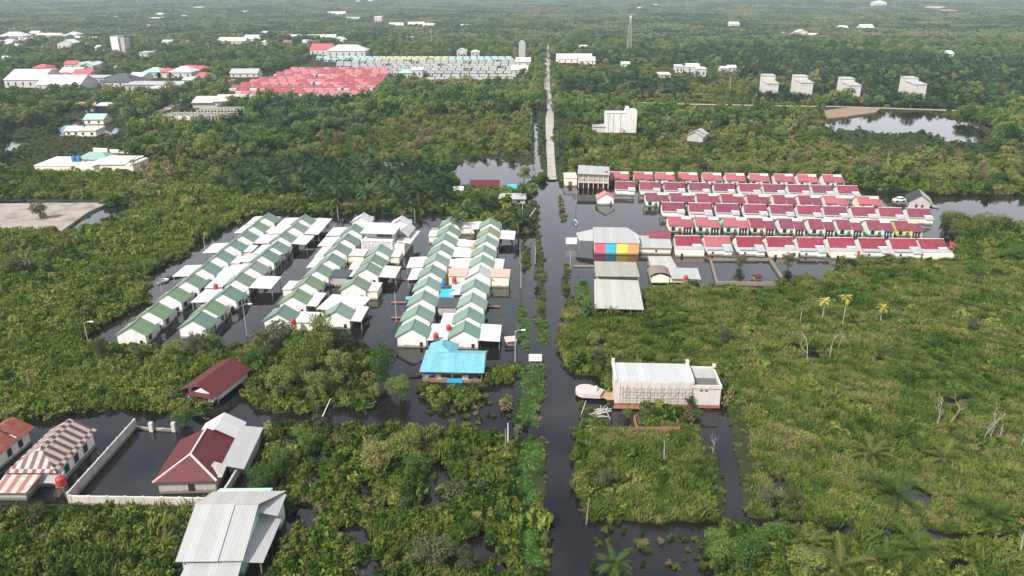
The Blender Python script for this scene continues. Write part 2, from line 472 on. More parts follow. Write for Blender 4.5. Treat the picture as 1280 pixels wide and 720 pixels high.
# ------------------------------------------------------------------ green roofed estate
GREEN = [(.11,.205,.155), (.13,.225,.18), (.15,.23,.17), (.14,.22,.145), (.18,.25,.20)]
PALEG = [(.15,.26,.20), (.18,.29,.23), (.13,.25,.18)]
OLIVE = (.20,.25,.11)
ORD = ['nearest the camera', 'second from the camera', 'third from the camera', 'fourth from the camera', 'fifth from the camera', 'sixth from the camera', 'seventh from the camera', 'eighth from the camera', 'ninth from the camera', 'farthest from the camera']
def gh_wall(): mb = MB(); mb.gable_wall(-2.75, 2.75, 0, 4.3, -.9, 2.3, 3.85); return mb
def gh_roof():
    mb = MB(); mb.roof_gable(-3.25, 3.25, -.25, 4.5, 2.1, 4.03)
    mb.box(-.13, .13, -.26, 4.51, 3.99, 4.08); return mb
def gh_rear(): mb = MB(); mb.box(-2.5, 2.4, 4.32, 6.5, -.9, 2.0); return mb
def gh_rear_roof(): mb = MB(); mb.slab([(-2.8, 4.35, 2.5), (2.7, 4.35, 2.5), (2.7, 6.8, 2.1), (-2.8, 6.8, 2.1)], .08); return mb
def gh_win(s):
    def f():
        mb = MB(); mb.box(s * 2.75 - .03, s * 2.75 + .03, 1.0, 2.3, .5, 1.6); return mb
    return f
def gh_winf(s):
    def f():
        mb = MB(); x0, x1 = s * 2.75 - .05, s * 2.75 + .05
        mb.box(x0, x1, .9, 1.0, .4, 1.7); mb.box(x0, x1, 2.3, 2.4, .4, 1.7); mb.box(x0, x1, 1.0, 2.3, 1.6, 1.7); mb.box(x0, x1, 1.0, 2.3, .4, .5); return mb
    return f
def gh_door(s):
    def f(): mb = MB(); mb.box(s * 2.75 - .04, s * 2.75 + .04, 2.9, 3.8, -.9, 1.35); return mb
    return f
def gh_hatch(): mb = MB(); mb.box(1.5, 2.1, -.04, .02, .2, 1.1); return mb
def carport(s, wd, y0, y1):
    def f():
        mb = MB(); a, b = s * 2.82, s * (2.82 + wd)
        pts = [(min(a, b), y0, 2.2 if s > 0 else 2.0), (max(a, b), y0, 2.0 if s > 0 else 2.2), (max(a, b), y1, 2.05 if s > 0 else 2.25), (min(a, b), y1, 2.25 if s > 0 else 2.05)]
        mb.slab(pts, .1); return mb
    return f
def carpost(s, wd, y):
    def f(): mb = MB(); x = s * (2.7 + wd); mb.box(x - .07, x + .07, y - .07, y + .07, -.9, 1.95); return mb
    return f
def boxroom(s, wd, h):
    def f(): mb = MB(); a, b = sorted((s * 2.77, s * (2.77 + wd))); mb.box(a, b, .3, 5.2, -.9, h); return mb
    return f
def boxroof(s, wd, h):
    def f(): mb = MB(); a, b = sorted((s * 2.70, s * (2.95 + wd))); mb.slab([(a, .1, h + .14), (b, .1, h + .1), (b, 5.4, h + .12), (a, 5.4, h + .16)], .12); return mb
    return f
def green_house(name, loc, rz, label, color, ext='', entry=1, group='white houses under green roofs', wallm=None, sc=1.0):
    t = thing(name, label, 'house', loc, rz, group); t.scale = (sc, sc, sc)
    wm = wallm or W_WHITE
    link('wall', cached(('gw' + wm.name, 'wall'), gh_wall, wm), t)
    link('roof', cached(('gr', 'roof'), gh_roof, R_OBJ), t, color)
    r = link('rear_room', cached(('gb' + wm.name, 'rear_room'), gh_rear, wm), t)
    link('roof', cached(('gbr', 'rear_roof'), gh_rear_roof, R_WHITE), r)
    for s in (-1, 1):
        w = link('window', cached(('gwin%d' % s, 'window'), gh_win(s), GLASS), t)
        link('frame', cached(('gwinf%d' % s, 'frame'), gh_winf(s), FRAME), w)
    link('door', cached(('gdoor%d' % entry, 'door'), gh_door(entry), DOORM), t)
    link('hatch', cached(('ghatch', 'hatch'), gh_hatch, GLASS), t)
    for c in ext.split():
        s = -1 if c[0] == 'L' else 1
        wd = {'1': 2.4, '2': 4.1, '3': 5.2}[c[1]]
        k = c[2] if len(c) > 2 else 'c'
        if k == 'c':
            cr = link('carport_roof', cached(('cp%d%s' % (s, c[1]), 'carport_roof'), carport(s, wd, -.6, 6.9), R_WHITE), t)
            for y in (.1, 5.8): link('post', cached(('cpp%d%s%.1f' % (s, c[1], y), 'post'), carpost(s, wd, y), STEEL), cr)
        else:
            h = {'b': 2.0, 'd': 2.2, 'p': 2.5}[k]
            cr = link('side_room', cached(('br%d%s%s' % (s, c[1], k), 'side_room'), boxroom(s, wd, h), W_GREY if k == 'd' else W_CREAM), t)
            link('roof', cached(('brr%d%s%s' % (s, c[1], k), 'side_roof'), boxroof(s, wd, h), {'b': R_WHITE, 'd': plain('dark_felt_roof', (.06,.065,.075), .8), 'p': plain('pink_felt_roof', (.55,.33,.28), .8)}[k]), cr)
    return t

ROWS = {
 1: ([(162,411),(185,391),(209,370),(232,353),(252,337),(270,322),(287,308),(302,296),(316,284),(330,273)], 'leftmost row', GREEN, -1),
 2: ([(240,402.5),(255,387),(278,369),(294,351),(312,336),(327,321),(340,310),(350,297),(366,285),(376,275)], 'second row from left', GREEN, 1),
 3: ([(346,394),(365,372.5),(381,355),(395,340),(410,326),(419,312.5),(430,300),(439,287.5)], 'third row from left', GREEN, -1),
 4: ([(419,391),None,(441,356),(457,337.5),(464,327),(472,314)], 'fourth row from left', GREEN + PALEG, 1),
 5: ([(514,413),(519.6,394),(527,375),(532.7,357),(537.6,341),(544,326),(550,313),(555,300),(560,289),(562,278)], 'fifth row from left', PALEG, -1),
 6: ([(579,415),(584,397),(588,378),(592,359.5),(598,341),(601,328),(603.5,315),(607,302),(610.5,291),(612,279.6)], 'row beside the flooded road', PALEG, 1),
}
EXT = {(1,5):'L2 R1b',(1,6):'R1b',(1,7):'L2 R1b',(1,8):'R1c',(1,9):'L1 R1b',(1,10):'L1', (2,3):'L2',(2,4):'L2 R3',(2,5):'L2',(2,6):'L1b',(2,7):'L1',(2,8):'L2 R2',(2,9):'L2 R2',(2,10):'L2 R2',
 (3,1):'R2b',(3,2):'R1',(3,3):'L1b',(3,4):'R2d',(3,5):'L1',(3,6):'R2b L1',(3,7):'L2',(3,8):'L2', (4,1):'R1',(4,3):'R1b',(4,4):'R2 L1',(4,5):'L1b',(4,6):'R1b',
 (5,5):'L1 ',(5,6):'L2 R1b',(5,7):'R2',(5,8):'R1b',(5,9):'L1b',(5,10):'L1d R2b', (6,1):'L2 R2',(6,2):'L1b',(6,3):'L2d',(6,4):'L1',(6,5):'L2p R2p',(6,6):'L2 R1',(6,7):'L1b',(6,8):'L2b',(6,9):'R2c',(6,10):'L1'}
for r, (pts, rowname, cols, entry) in ROWS.items():
    good = [G(*p, 3.9) for p in pts if p]
    d = good[-1] - good[0]; rz = -math.atan2(d.x, d.y) 
    n = len(pts)
    for i, p in enumerate(pts):
        if p is None: continue
        loc = G(*p, 3.9); loc.z = 0
        col = random.choice(cols); look = 'green'
        if (r, i) in ((1, 0), (1, 1), (1, 2), (2, 1), (3, 1), (3, 2)): col = (.14,.23,.11); look = 'yellowish green'
        if (r, i) == (6, 8): col = OLIVE; look = 'olive'
        if (r, i) == (6, 4): col = (.45,.48,.48); look = 'grey'
        ext = EXT.get((r, i + 1), '')
        tail = ''
        order = ORD[i] if i < n - 1 else 'farthest from the camera'
        lab = 'white house with %s roof, %s in the %s' % (look, order, rowname)
        green_house('green_roof_house', loc, rz + random.uniform(-.02, .02), lab, col, ext, entry, sc=1.1)
        c = Matrix.Rotation(rz, 3, 'Z') @ Vector((0, 3.2, 0)); keep(loc.x + c.x, loc.y + c.y, 5)

# white flat canopy house of the fourth row
def box_thing(name, label, cat, a, b, dep, z0, z1, wall, group=None):
    loc, rz, w = frame(a, b); t = thing(name, label, cat, loc, rz, group)
    mb = MB(); mb.box(0, w, 0, dep, z0, z1); part('wall', mb, wall, t); return t, w
t, w = box_thing('flat_roof_house', 'house under one broad flat white roof between the green gables', 'house', (402,396), (446,399), 7, -.9, 2.0, W_CREAM)
mb = MB(); mb.slab([(-.6, -.9, 2.35), (w + .6, -.9, 2.25), (w + 1.2, 7.6, 2.5), (-.2, 7.6, 2.6)], .12); part('roof', mb, R_WHITE, t)
mb = MB(); mb.box(.4, 1.3, -.03, .03, -.5, 1.3); part('door', mb, DOORM, t)
mb = MB(); mb.box(2.2, 4.0, -.03, .03, .5, 1.5); part('window', mb, GLASS, t)
# two storey white building at the head of the fourth row
loc, rz, w = frame((454,318), (504,322)); rz *= .5
t = thing('two_storey_house', 'two storey white building with panelled parapet above the green roofs', 'house', loc, rz); keep(loc.x + 5, loc.y + 5, 10)
mb = MB(); mb.box(0, w, 0, 10, -.9, 3.2); part('wall', mb, W_CREAM, t)
mb = MB(); mb.box(0, w * .72, -.4, 9, 3.2, 4.3)
for k in range(4): mb.box(k * w * .24 - .12, k * w * .24 + .12, -.55, -.38, 1.2, 4.5)
mb.box(-.15, w * .72 + .15, -.6, -.36, 4.25, 4.45); mb.box(-.15, w * .72 + .15, -.6, -.36, 1.1, 1.3); part('parapet', mb, W_WHITE, t)
mb = MB(); mb.box(.3, w * .72, 2.5, 9, 4.3, 6.2); part('upper_storey', mb, W_PALE, t)
mb = MB(); mb.slab([(-.5, .2, 6.3), (w * .78, .2, 6.3), (w * .78, 9.6, 6.6), (-.5, 9.6, 6.6)], .15); part('roof', mb, R_WHITE, t)
mb = MB(); mb.box(w * .3, w * .66, 2.46, 2.52, 4.5, 5.9); part('window', mb, GLASS, t)
for k in range(3):
    mb = MB(); mb.box(k * w * .24 + .25, (k + 1) * w * .24 - .25, -.43, -.41, 1.5, 4.1); part('panel', mb, plain('grey_panel', (.42, .42, .42), .7), t)
mb = MB(); mb.slab([(w * .8, 1, 3.9), (w + 1.6, 1, 3.4), (w + 1.6, 13, 3.4), (w * .8, 13, 3.9)], .1); mb.roof_gable(w * .72, w * 1.02, 4, 13, 4.4, 6.0); part('side_roof', mb, R_WHITE, t)
# pale gable roofs behind it
for px, py, lab in ((452,286,'small pale grey gable roof shed behind the two storey white building'), (500,290,'white long roof house at the far right of the two storey building')):
    loc = G(px, py); green_house('pale_roof_house', (loc.x, loc.y, 0), -.06, lab, (.55,.56,.56), '')

# ------------------------------------------------------------------ red roofed estate on the right
RED = [(.18,.030,.058), (.16,.028,.060), (.20,.034,.056), (.16,.036,.064)]
PINK = [(.33,.085,.10), (.29,.065,.085)]
LOUD = [(.23,.02,.042), (.20,.018,.036)]
def rh_wall(): 
    mb = MB(); mb.gable_wall(-3.1, 3.1, 0, 6.2, -.9, 2.35, 4.0, 'x'); return mb
def rh_roof():
    mb = MB()
    mb.slab([(-3.3, -.45, 2.25), (.9, -.45, 2.25), (.9, 3.1, 4.12), (-3.3, 3.1, 4.12)], .1)
    mb.slab([(.9, .35, 2.56), (3.3, .35, 2.56), (3.3, 3.1, 4.0), (.9, 3.1, 4.0)], .1)
    mb.slab([(-3.3, 3.1, 4.121), (3.3, 3.1, 4.121), (3.3, 6.6, 2.25), (-3.3, 6.6, 2.25)], .1); return mb
def rf_roof():
    mb = MB()
    mb.slab([(-3.3, -.5, 2.3), (.4, -.5, 2.3), (.4, 3.1, 4.12), (-3.3, 3.1, 4.12)], .1)
    mb.slab([(.45, -1.5, 2.15), (3.3, -1.5, 2.15), (3.3, 3.1, 3.86), (.45, 3.1, 3.86)], .1)
    mb.slab([(-3.3, 3.1, 4.121), (3.3, 3.1, 4.121), (3.3, 6.6, 2.25), (-3.3, 6.6, 2.25)], .1); return mb
def ridge_cap(): mb = MB(); mb.box(-3.32, 3.32, 2.98, 3.22, 4.08, 4.2); return mb
def rh_back(): mb = MB(); mb.box(-2.9, 1.0, -1.9, -.02, -.9, 1.7); mb.box(1.0, 3.05, -2.6, -.02, -.9, 1.45); return mb
def rh_back_roof():
    mb = MB(); mb.slab([(-3.2, -2.2, 1.85), (1.0, -2.2, 1.85), (1.0, .0, 2.1), (-3.2, .0, 2.1)], .09)
    mb.slab([(1.05, -2.9, 1.62), (3.3, -2.9, 1.62), (3.3, .2, 2.4), (1.05, .2, 2.4)], .09); return mb
def rh_back2(): mb = MB(); mb.box(-3.6, 3.4, -3.6, -.02, -.9, 1.7); return mb
def rh_back2_roof():
    mb = MB(); mb.slab([(-3.8, -2.6, 1.9), (3.6, -2.6, 1.9), (3.6, .3, 2.3), (-3.8, .3, 2.3)], .09); return mb
def rh_back3(): mb = MB(); mb.box(-2.9, 1.0, -.9, -.02, -.9, 1.8); mb.box(1.0, 3.05, -1.5, -.02, -.9, 1.6); return mb
def rh_back3_roof():
    mb = MB(); mb.slab([(-3.2, -1.15, 1.95), (1.0, -1.15, 1.95), (1.0, .0, 2.12), (-3.2, .0, 2.12)], .09)
    mb.slab([(1.05, -1.75, 1.75), (3.3, -1.75, 1.75), (3.3, .2, 2.4), (1.05, .2, 2.4)], .09); return mb
def rh_vent(): mb = MB(); mb.box(-1.9, -1.4, -1.94, -1.88, .4, 1.1); return mb
def rh_vent2(): mb = MB(); mb.box(-2.4, -1.8, -3.64, -3.58, .0, 1.0); return mb
def rf_front(): mb = MB(); mb.box(.6, 3.1, -.9, -.02, -.9, 2.2); return mb
def rf_door(): mb = MB(); mb.box(-.5, .35, -.05, .02, -.9, 1.3); return mb
def rf_win(): mb = MB(); mb.box(-2.4, -1.4, -.04, .02, .3, 1.6); return mb
def rf_winf(): mb = MB(); mb.box(-2.52, -2.41, -.07, .0, .2, 1.7); mb.box(-1.39, -1.28, -.07, .0, .2, 1.7); mb.box(-2.41, -1.39, -.07, .0, 1.61, 1.72); mb.box(-2.41, -1.39, -.07, .0, .18, .29); return mb
def rf_win2(k):
    def f(): mb = MB(); x = .85 + k * .75; mb.box(x, x + .5, -.93, -.88, -.6, 1.7); return mb
    return f
def rf_post(x):
    def f(): mb = MB(); mb.box(x, x + .2, -1.45, -1.25, -.9, 2.1); return mb
    return f
def red_house(kind, loc, rz, label, col, wallm, back=1, group='houses of the red roofed estate'):
    t = thing('red_roof_house', label, 'house', loc, rz, group); t.scale = (1.12, 1, 1)
    link('wall', cached(('rw' + wallm.name, 'wall'), rh_wall, wallm), t)
    if kind == 'rear':
        rf = link('roof', cached(('rr', 'roof'), rh_roof, R_OBJX), t, col)
        if back == 1:
            b = link('rear_room', cached(('rb' + wallm.name, 'rear_room'), rh_back, wallm), t)
            link('roof', cached(('rbr', 'rear_roof'), rh_back_roof, R_WHITEX), b)
            link('vent', cached(('rv', 'vent'), rh_vent, GLASS), b)
        elif back == 3:
            b = link('rear_room', cached(('rb3' + wallm.name, 'rear_room'), rh_back3, wallm), t)
            link('roof', cached(('rb3r', 'rear_roof'), rh_back3_roof, R_WHITEX), b)
        elif back == 2:
            b = link('rear_room', cached(('rb2', 'rear_room'), rh_back2, W_CREAM), t)
            link('roof', cached(('rb2r', 'rear_roof'), rh_back2_roof, R_WHITEX), b)
            link('vent', cached(('rv2', 'vent'), rh_vent2, GLASS), b)
    else:
        rf = link('roof', cached(('rfr', 'roof'), rf_roof, R_OBJX), t, col)
        link('front_bay', cached(('rff' + wallm.name, 'front_bay'), rf_front, wallm), t)
        link('door', cached(('rfd', 'door'), rf_door, DOORM), t)
        w = link('window', cached(('rfw', 'window'), rf_win, GLASS), t); link('frame', cached(('rfwf', 'frame'), rf_winf, FRAME), w)
        for k in range(3): link('window', cached(('rfw2%d' % k, 'window'), rf_win2(k), GLASS), t)
        for x in (.5, 3.0): link('porch_post', cached(('rfp%.1f' % x, 'porch_post'), rf_post(x), W_PALE), t)
    link('ridge_cap', cached(('rcap', 'ridge_cap'), ridge_cap, FRAME), rf)
    return t
ORDL = ['leftmost'] + ['%s from left' % k for k in 'second third fourth fifth sixth seventh eighth ninth tenth eleventh'.split()]
RROWS = [  # x list, base y at first and last, kind, row wording
 ([860,897,937,975,1013,1052,1091,1130,1166], 316, 320, 'rear', 'front row beside marsh'),
 ([850,884,919,952,989,1026,1061,1099,1134], 290, 295.5, 'front', 'second row from marsh'),
 ([841,875,909,944,977,1011,1044,1079,1113.5,1149], 271, 279, 'rear', 'third row from marsh'),
 ([820,851,884,915,947,980,1012,1044,1086], 258, 263, 'front', 'fourth row from marsh'),
 ([781,812,843,874,905,937,967,998,1028,1060], 243, 248.5, 'rear', 'fifth row from marsh'),
 ([774,804,831,860,890,919,949,980,1009,1041], 230, 234, 'front', 'back row under the trees'),
]
for xs, y0, y1, kind, rown in RROWS:
    n = len(xs)
    ys = [y0 + (y1 - y0) * (x - xs[0]) / (xs[-1] - xs[0]) for x in xs]
    A = G(xs[0], y0); B = G(xs[-1], y1); rz = math.atan2(B.y - A.y, B.x - A.x)
    for i, (x, y) in enumerate(zip(xs, ys)):
        loc = G(x, y); loc.z = 0
        front_row = rown.startswith('front')
        col = random.choice(LOUD if front_row or 'back row' in rown else RED); look = 'crimson'
        wm = W_WHITE if kind == 'rear' else random.choice([W_WHITE, W_PEACH, W_CREAM, W_MINT, W_WHITE])
        if rown.startswith('second') and i >= n - 2: wm = W_YEL if i == n - 1 else W_MINT
        if 'fourth' in rown and i >= n - 2 or 'second' in rown and i < 3 or front_row and i == 1 or 'back row' in rown: col = random.choice(PINK); look = 'faded pink'
        bk = 1 if front_row else random.choice([3, 3, 3, 1])
        if front_row: bk = {0: 2, 3: 2, 5: 2, 8: 2}.get(i, 1)
        order = ORDL[i] if i < n - 1 else 'rightmost'
        wl = {W_WHITE: 'white', W_PEACH: 'peach', W_CREAM: 'cream', W_MINT: 'pale mint', W_YEL: 'yellow'}[wm]
        t = red_house(kind, loc, rz + random.uniform(-.012, .012), '%s house with %s roof, %s in %s' % (wl, look, order, rown), col, wm, bk)
        keep(loc.x, loc.y + 3, 6)
# pink gable house at the left end, ridge towards the camera
loc = G(757, 256); green_house('pink_roof_house', (loc.x, loc.y, 0), 0, 'white house with pink gable end facing the open flooded yard', (.50,.17,.18), '', 1, 'houses of the red roofed estate')
# wide white roofed house left of the front row
loc, rz, w = frame((795,317), (838,318))
t = thing('white_roof_house', 'cream house with long white sheet roof beside the rainbow wall', 'house', loc, rz); keep(loc.x + 4, loc.y + 3, 7)
mb = MB(); mb.box(0, w, 0, 7, -.9, 1.9); part('wall', mb, W_CREAM, t)
mb = MB(); mb.slab([(-.3, -.6, 2.1), (w + .2, -.6, 2.1), (w + .2, 5.8, 3.6), (-.3, 5.8, 3.6)], .1); part('roof', mb, R_WHITEX, t)
mb = MB(); mb.slab([(w * .4, 4.2, 3.5), (w + .4, 4.2, 3.5), (w + .4, 7.5, 4.6), (w * .4, 7.5, 4.6)], .1); part('upper_roof', mb, R_OBJX, t, RED[2])
mb = MB(); mb.box(w * .55, w * .55 + .6, -.04, .02, .6, 1.2); part('vent', mb, GLASS, t)

# ------------------------------------------------------------------ grey house and car in the pond
loc = G(1148, 262)
t = thing('grey_house', 'unpainted grey gable house with black roof beside the pond', 'house', (loc.x, loc.y, 0), -.35); keep(loc.x, loc.y, 7)
mb = MB(); mb.gable_wall(-3.2, 3.2, 0, 8, -.9, 3.0, 5.2); part('wall', mb, W_GREY, t)
mb = MB(); mb.roof_gable(-3.9, 3.9, -.6, 8.4, 2.7, 5.45, 'y', .12, 0, 1); part('roof', mb, [plain('black_roof', (.03,.032,.037), .6), plain('grey_roof_sheet', (.33, .31, .29), .7)], t)
for x in (-1.2, .6):
    mb = MB(); mb.box(x, x + .7, -.05, .02, .2, 1.7); part('window', mb, GLASS, t)
def car(px, py, rz, label):
    loc = G(px, py); t = thing('parked_car', label, 'car', (loc.x, loc.y, -.15), rz)
    mb = MB()
    prof = [(-2.15,.25),(2.15,.25),(2.2,.7),(1.2,.95),(.55,1.45),(-1.1,1.5),(-1.95,1.0),(-2.2,.95)]
    i = mb._p([(x, -.82, z) for x, z in prof] + [(x, .82, z) for x, z in prof]); n = len(prof)
    mb.f.append(tuple(range(i, i + n))); mb.f.append(tuple(reversed(range(i + n, i + 2 * n)))); mb.mi += [0, 0]
    for k in range(n):
        l = (k + 1) % n; mb.f.append((i + k, i + n + k, i + n + l, i + l)); mb.mi.append(0)
    part('body', mb, WHITEP, t)
    for s in (-1, 1):
        mb = MB(); mb.face([(x, s * .835, z) for x, z in ((-1.5,.98),(1.0,.98),(.5,1.38),(-1.05,1.4))][::s]); part('window', mb, GLASS, t)
        for x in (-1.3, 1.35):
            mb = MB(); mb.tube([(x, s * .62, .3), (x, s * .86, .3)], .32, 10); part('wheel', mb, DARK, t)
    mb = MB(); mb.face([(1.18, -.7, .98), (1.18, .7, .98), (.6, .62, 1.42), (.6, -.62, 1.42)]); part('windscreen', mb, GLASS, t)
    return t
car(1124, 251, pi + .15, 'white car standing in the flood water beside the grey house')

# ------------------------------------------------------------------ rainbow building and sheds
loc, rz, w = frame((743,317.5), (798,318.5))
t = thing('rainbow_building', 'white roofed building with pink, blue, yellow and orange striped wall', 'building', loc, rz); keep(loc.x + 6, loc.y + 5, 10)
mb = MB(); mb.box(0, w, 0.05, 10, -.9, 3.4); part('wall', mb, W_WHITE, t)
for k, c in enumerate([(.62,.12,.16), (.06,.42,.62), (.80,.66,.10), (.78,.33,.12)]):
    mb = MB(); mb.box(k * w / 4, (k + 1) * w / 4 - .002, -.06, .05, -.9, 3.4); part('wall_panel', mb, wall_mat('panel_paint_%s' % 'pink blue yellow orange'.split()[k], c, .5), t, None, '%s painted wall panel' % 'pink blue yellow orange'.split()[k])
mb = MB(); mb.slab([(-.2, -.25, 3.5), (w + .2, -.25, 3.5), (w + .2, 4.4, 4.5), (w - 2.6, 9.8, 5.0), (-.2, 9.8, 5.0)], .15); part('roof', mb, R_WHITEX, t)
mb = MB(); mb.slab([(-4.4, 2.2, 3.3), (-.3, 1.0, 3.6), (-.3, 9.0, 4.6), (-5.2, 7.6, 3.8)], .1)
part('canopy', mb, R_WHITEX, t)
for x, y, z in ((-4.3, 2.5, 3.2), (-4.8, 7, 3.6)): mb = MB(); mb.box(x, x + .1, y, y + .1, -.9, z); part('canopy_post', mb, STEEL, t)
def shed(label, a, b, c, zf, zb, roofm, name='open_shed', walls=True):
    loc, rz, w = frame(a, b, zf); t = thing(name, label, 'shed', loc, rz); dep = depth_of(a, b, c, (zf + zb) / 2)
    mb = MB(); mb.slab([(0, 0, zf), (w, 0, zf), (w - .2, dep, zb), (.2, dep, zb)], .1); part('roof', mb, roofm, t)
    if walls:
        mb = MB(); mb.box(.5, w - .5, dep * .25, dep - .4, -.9, min(zf, zb) - .5); part('wall', mb, W_GREY, t)
    for x in np.linspace(.3, w - .3, 5):
        for y in (.3, dep - .3):
            zt = zf + (zb - zf) * y / dep - .1
            mb = MB(); mb.box(x - .08, x + .08, y - .08, y + .08, -.9, zt); part('post', mb, WOOD, t)
    keep(loc.x + w / 2, loc.y + dep / 2, max(w, dep) / 2 + 1); return t, w, dep
shed('open shed with long weathered zinc roof at the marsh edge', (743,385), (805,387), (797,354), 2.2, 3.0, R_ZINC)
shed('smaller shed with mossy zinc roof directly below the rainbow wall', (744,345), (800,346), (799,331), 2.2, 3.0, roof_mat('mossy_zinc_roof', (.30, .29, .25), .5, 0, .6, (.16, .15, .11), .7))
shed('low zinc roof lean-to behind the hut with the red tank', (815,335), (847,335), (846,322), 2.0, 2.4, R_ZINC)
loc, rz, w = frame((813,355), (873,355)); rz = -.04
t = thing('patched_hut', 'patched hut with rounded grey thatch end and white sheet roof', 'hut', loc, rz); keep(loc.x + 6, loc.y + 2, 8)
mb = MB(); mb.gable_wall(.2, 4.6, 0, 5, .3, 1.9, 2.7, 'y'); mb.box(4.6, w, .4, 4.6, .3, 1.6); part('wall', mb, W_CREAM, t)
mb = MB()
arc = [(2.4 + 2.75 * cos(a), 1.8 + 1.5 * sin(a)) for a in np.linspace(0, pi, 9)]
for k in range(8): mb.slab([(arc[k][0], -.4, arc[k][1]), (arc[k][0], 5.4, arc[k][1]), (arc[k + 1][0], 5.4, arc[k + 1][1]), (arc[k + 1][0], -.4, arc[k + 1][1])], .06)
part('thatch_roof', mb, plain('grey_thatch', (.22, .18, .15), .95, .1, 0, .5, 3), t)
mb = MB(); mb.slab([(5.0, -.3, 1.7), (w + .4, -.3, 1.6), (w + .4, 5.2, 2.6), (5.0, 5.2, 2.7)], .08); part('roof', mb, R_WHITEX, t)
for x in np.linspace(.5, w - .5, 7):
    mb = MB(); mb.box(x - .1, x + .1, .2, .4, -.9, .3); part('stilt', mb, WOOD, t)

def tank(px, py, z, mat, label, stand=True, r=.55, h=1.25):
    loc = G(px, py, z); t = thing('water_tank', label, 'water tank', (loc.x, loc.y, 0), 0)
    mb = MB(); mb.lathe([(r * .9, z), (r, z + .1), (r, z + h * .3), (r * 1.04, z + h * .33), (r, z + h * .38), (r, z + h * .8), (r * .75, z + h * .93), (.2, z + h), (.01, z + h)], 14); part('tank_body', mb, mat, t)
    mb = MB(); mb.lathe([(.22, z + h), (.22, z + h + .08), (.01, z + h + .1)], 10); part('lid', mb, mat, t)
    if stand:
        for sx in (-1, 1):
            for sy in (-1, 1):
                mb = MB(); mb.tube([(sx * .55, sy * .55, -.9), (sx * .42, sy * .42, z)], .06, 5); part('leg', mb, WOOD, t)
        mb = MB(); mb.box(-.6, .6, -.6, .6, z - .1, z - .005)
        for sx in (-1, 1):
            mb.tube([(sx * .52, -.5, .1), (sx * .45, .5, z - .2)], .04, 4); mb.tube([(-.5, sx * .52, .1), (.5, sx * .45, z - .2)], .04, 4)
        part('platform', mb, WOOD, t)
    return t
tank(857, 350, 1.6, REDP, 'red water tank on a stand beside the patched hut')
tank(77, 606, 1.9, REDP, 'red water tank on braced stand beside the striped roof house', True, .7, 1.5)
tank(270, 361, 2.4, REDP, 'red water tank between the two left rows of green roofs')
tank(367, 405, 2.6, REDP, 'red water tank in front of the concrete side room near the trees')
tank(545, 423, 2.7, REDP, 'red water tank just behind the turquoise roof')
tank(561, 413, 2.4, REDP, 'red water tank between gables one house behind the turquoise roof')
tank(568, 352, 2.9, REDP, 'red water tank at the corner of the pink flat roof')
tank(554, 357, 2.9, BLUEP, 'blue water tank beside the blue canopy')
tank(592, 310, 2.5, ORANGEP, 'orange water tank on the flat roof near the palms')
tank(901, 281, 2.2, GREENP, 'round green water tank between red roofs')
tank(1189, 309, 3.0, REDP, 'pink red water tank at the right end of the front row')
tank(1073, 318, 1.3, REDP, 'small red water tank against the cream rear wall', True, .4, .9)
tank(758, 217, 5.5, REDP, 'red water tank on top of the unfinished white building', True, .5, 1.1)
# blue canopies in the green estate
loc, rz, w = frame((549,372), (567,372), 2.0)
t = thing('blue_canopy', 'bright blue flat canopy between two rows of green roofs', 'canopy', loc, 0)
mb = MB(); mb.slab([(0, 0, 2.0), (w, 0, 2.0), (w, 4.6, 2.4), (0, 4.6, 2.4)], .08); part('canopy_roof', mb, TARP, t)
for x in (.15, w - .15):
    for y in (.2, 4.4): mb = MB(); mb.box(x - .06, x + .06, y - .06, y + .06, -.9, 1.95); part('post', mb, BLUEP, t)
loc, rz, w = frame((507,372), (522,372), 1.4)
t = thing('blue_awning', 'narrow blue awning under the white carport of the fifth row', 'awning', loc, 0)
mb = MB(); mb.slab([(0, 0, 1.0), (w, 0, 1.0), (w, .5, 1.5), (0, .5, 1.5)], .06); part('awning_sheet', mb, TARP, t)
for x in (.1, w - .1): mb = MB(); mb.box(x - .05, x + .05, .4, .5, -.9, 1.4); part('post', mb, STEEL, t)

# ------------------------------------------------------------------ turquoise roofed house
loc, rz, w = frame((524,464.6), (605,466), 2.4)
t = thing('turquoise_roof_house', 'house with large turquoise roof and cluttered open front', 'house', loc, rz); keep(loc.x + 6, loc.y + 4, 9)
dh = G(570, 441.5, 4.1).y - G(570, 465.5, 2.4).y; d = dh * 1.5
mb = MB(); mb.roof_hip(0, w, 0, dh * 2, 2.4, 4.1, 3.4, .02, 'x', .09); part('roof', mb, R_BLUE, t)
mb = MB(); mb.roof_hip(.5, 6.4, dh * 1.15, dh * 2.5, 2.7, 4.5, 2.2, 1.8, 'y', .09); part('rear_roof', mb, R_BLUE, t)
mb = MB(); mb.box(.8, w - .6, 3.0, dh * 1.9, -.6, 2.35); part('wall', mb, W_CREAM, t)
mb = MB(); mb.box(.6, w - .4, .4, 3.0, -.1, .15); part('floor_deck', mb, WOOD, t)
mb = MB()
for k in range(26): mb.box(.62 + k * (w - 1.1) / 26, .62 + k * (w - 1.1) / 26 + .3, .36, .4, -.5, .8 + .15 * random.random())
part('front_fence', mb, plain('old_boards', (.30, .2, .14), .9, .1, 0, .6, 3), t)
for x in np.linspace(.6, w - .5, 5): mb = MB(); mb.box(x - .08, x + .08, .42, .58, -.9, 2.4); part('post', mb, WOOD, t)
mb = MB(); mb.box(w * .42, w * .66, .26, .33, -.3, .9); part('tarp_screen', mb, TARP, t)
mb = MB(); mb.box(.8, 2.6, .5, .6, 1.4, 2.1); part('blue_screen', mb, BLUEP, t)
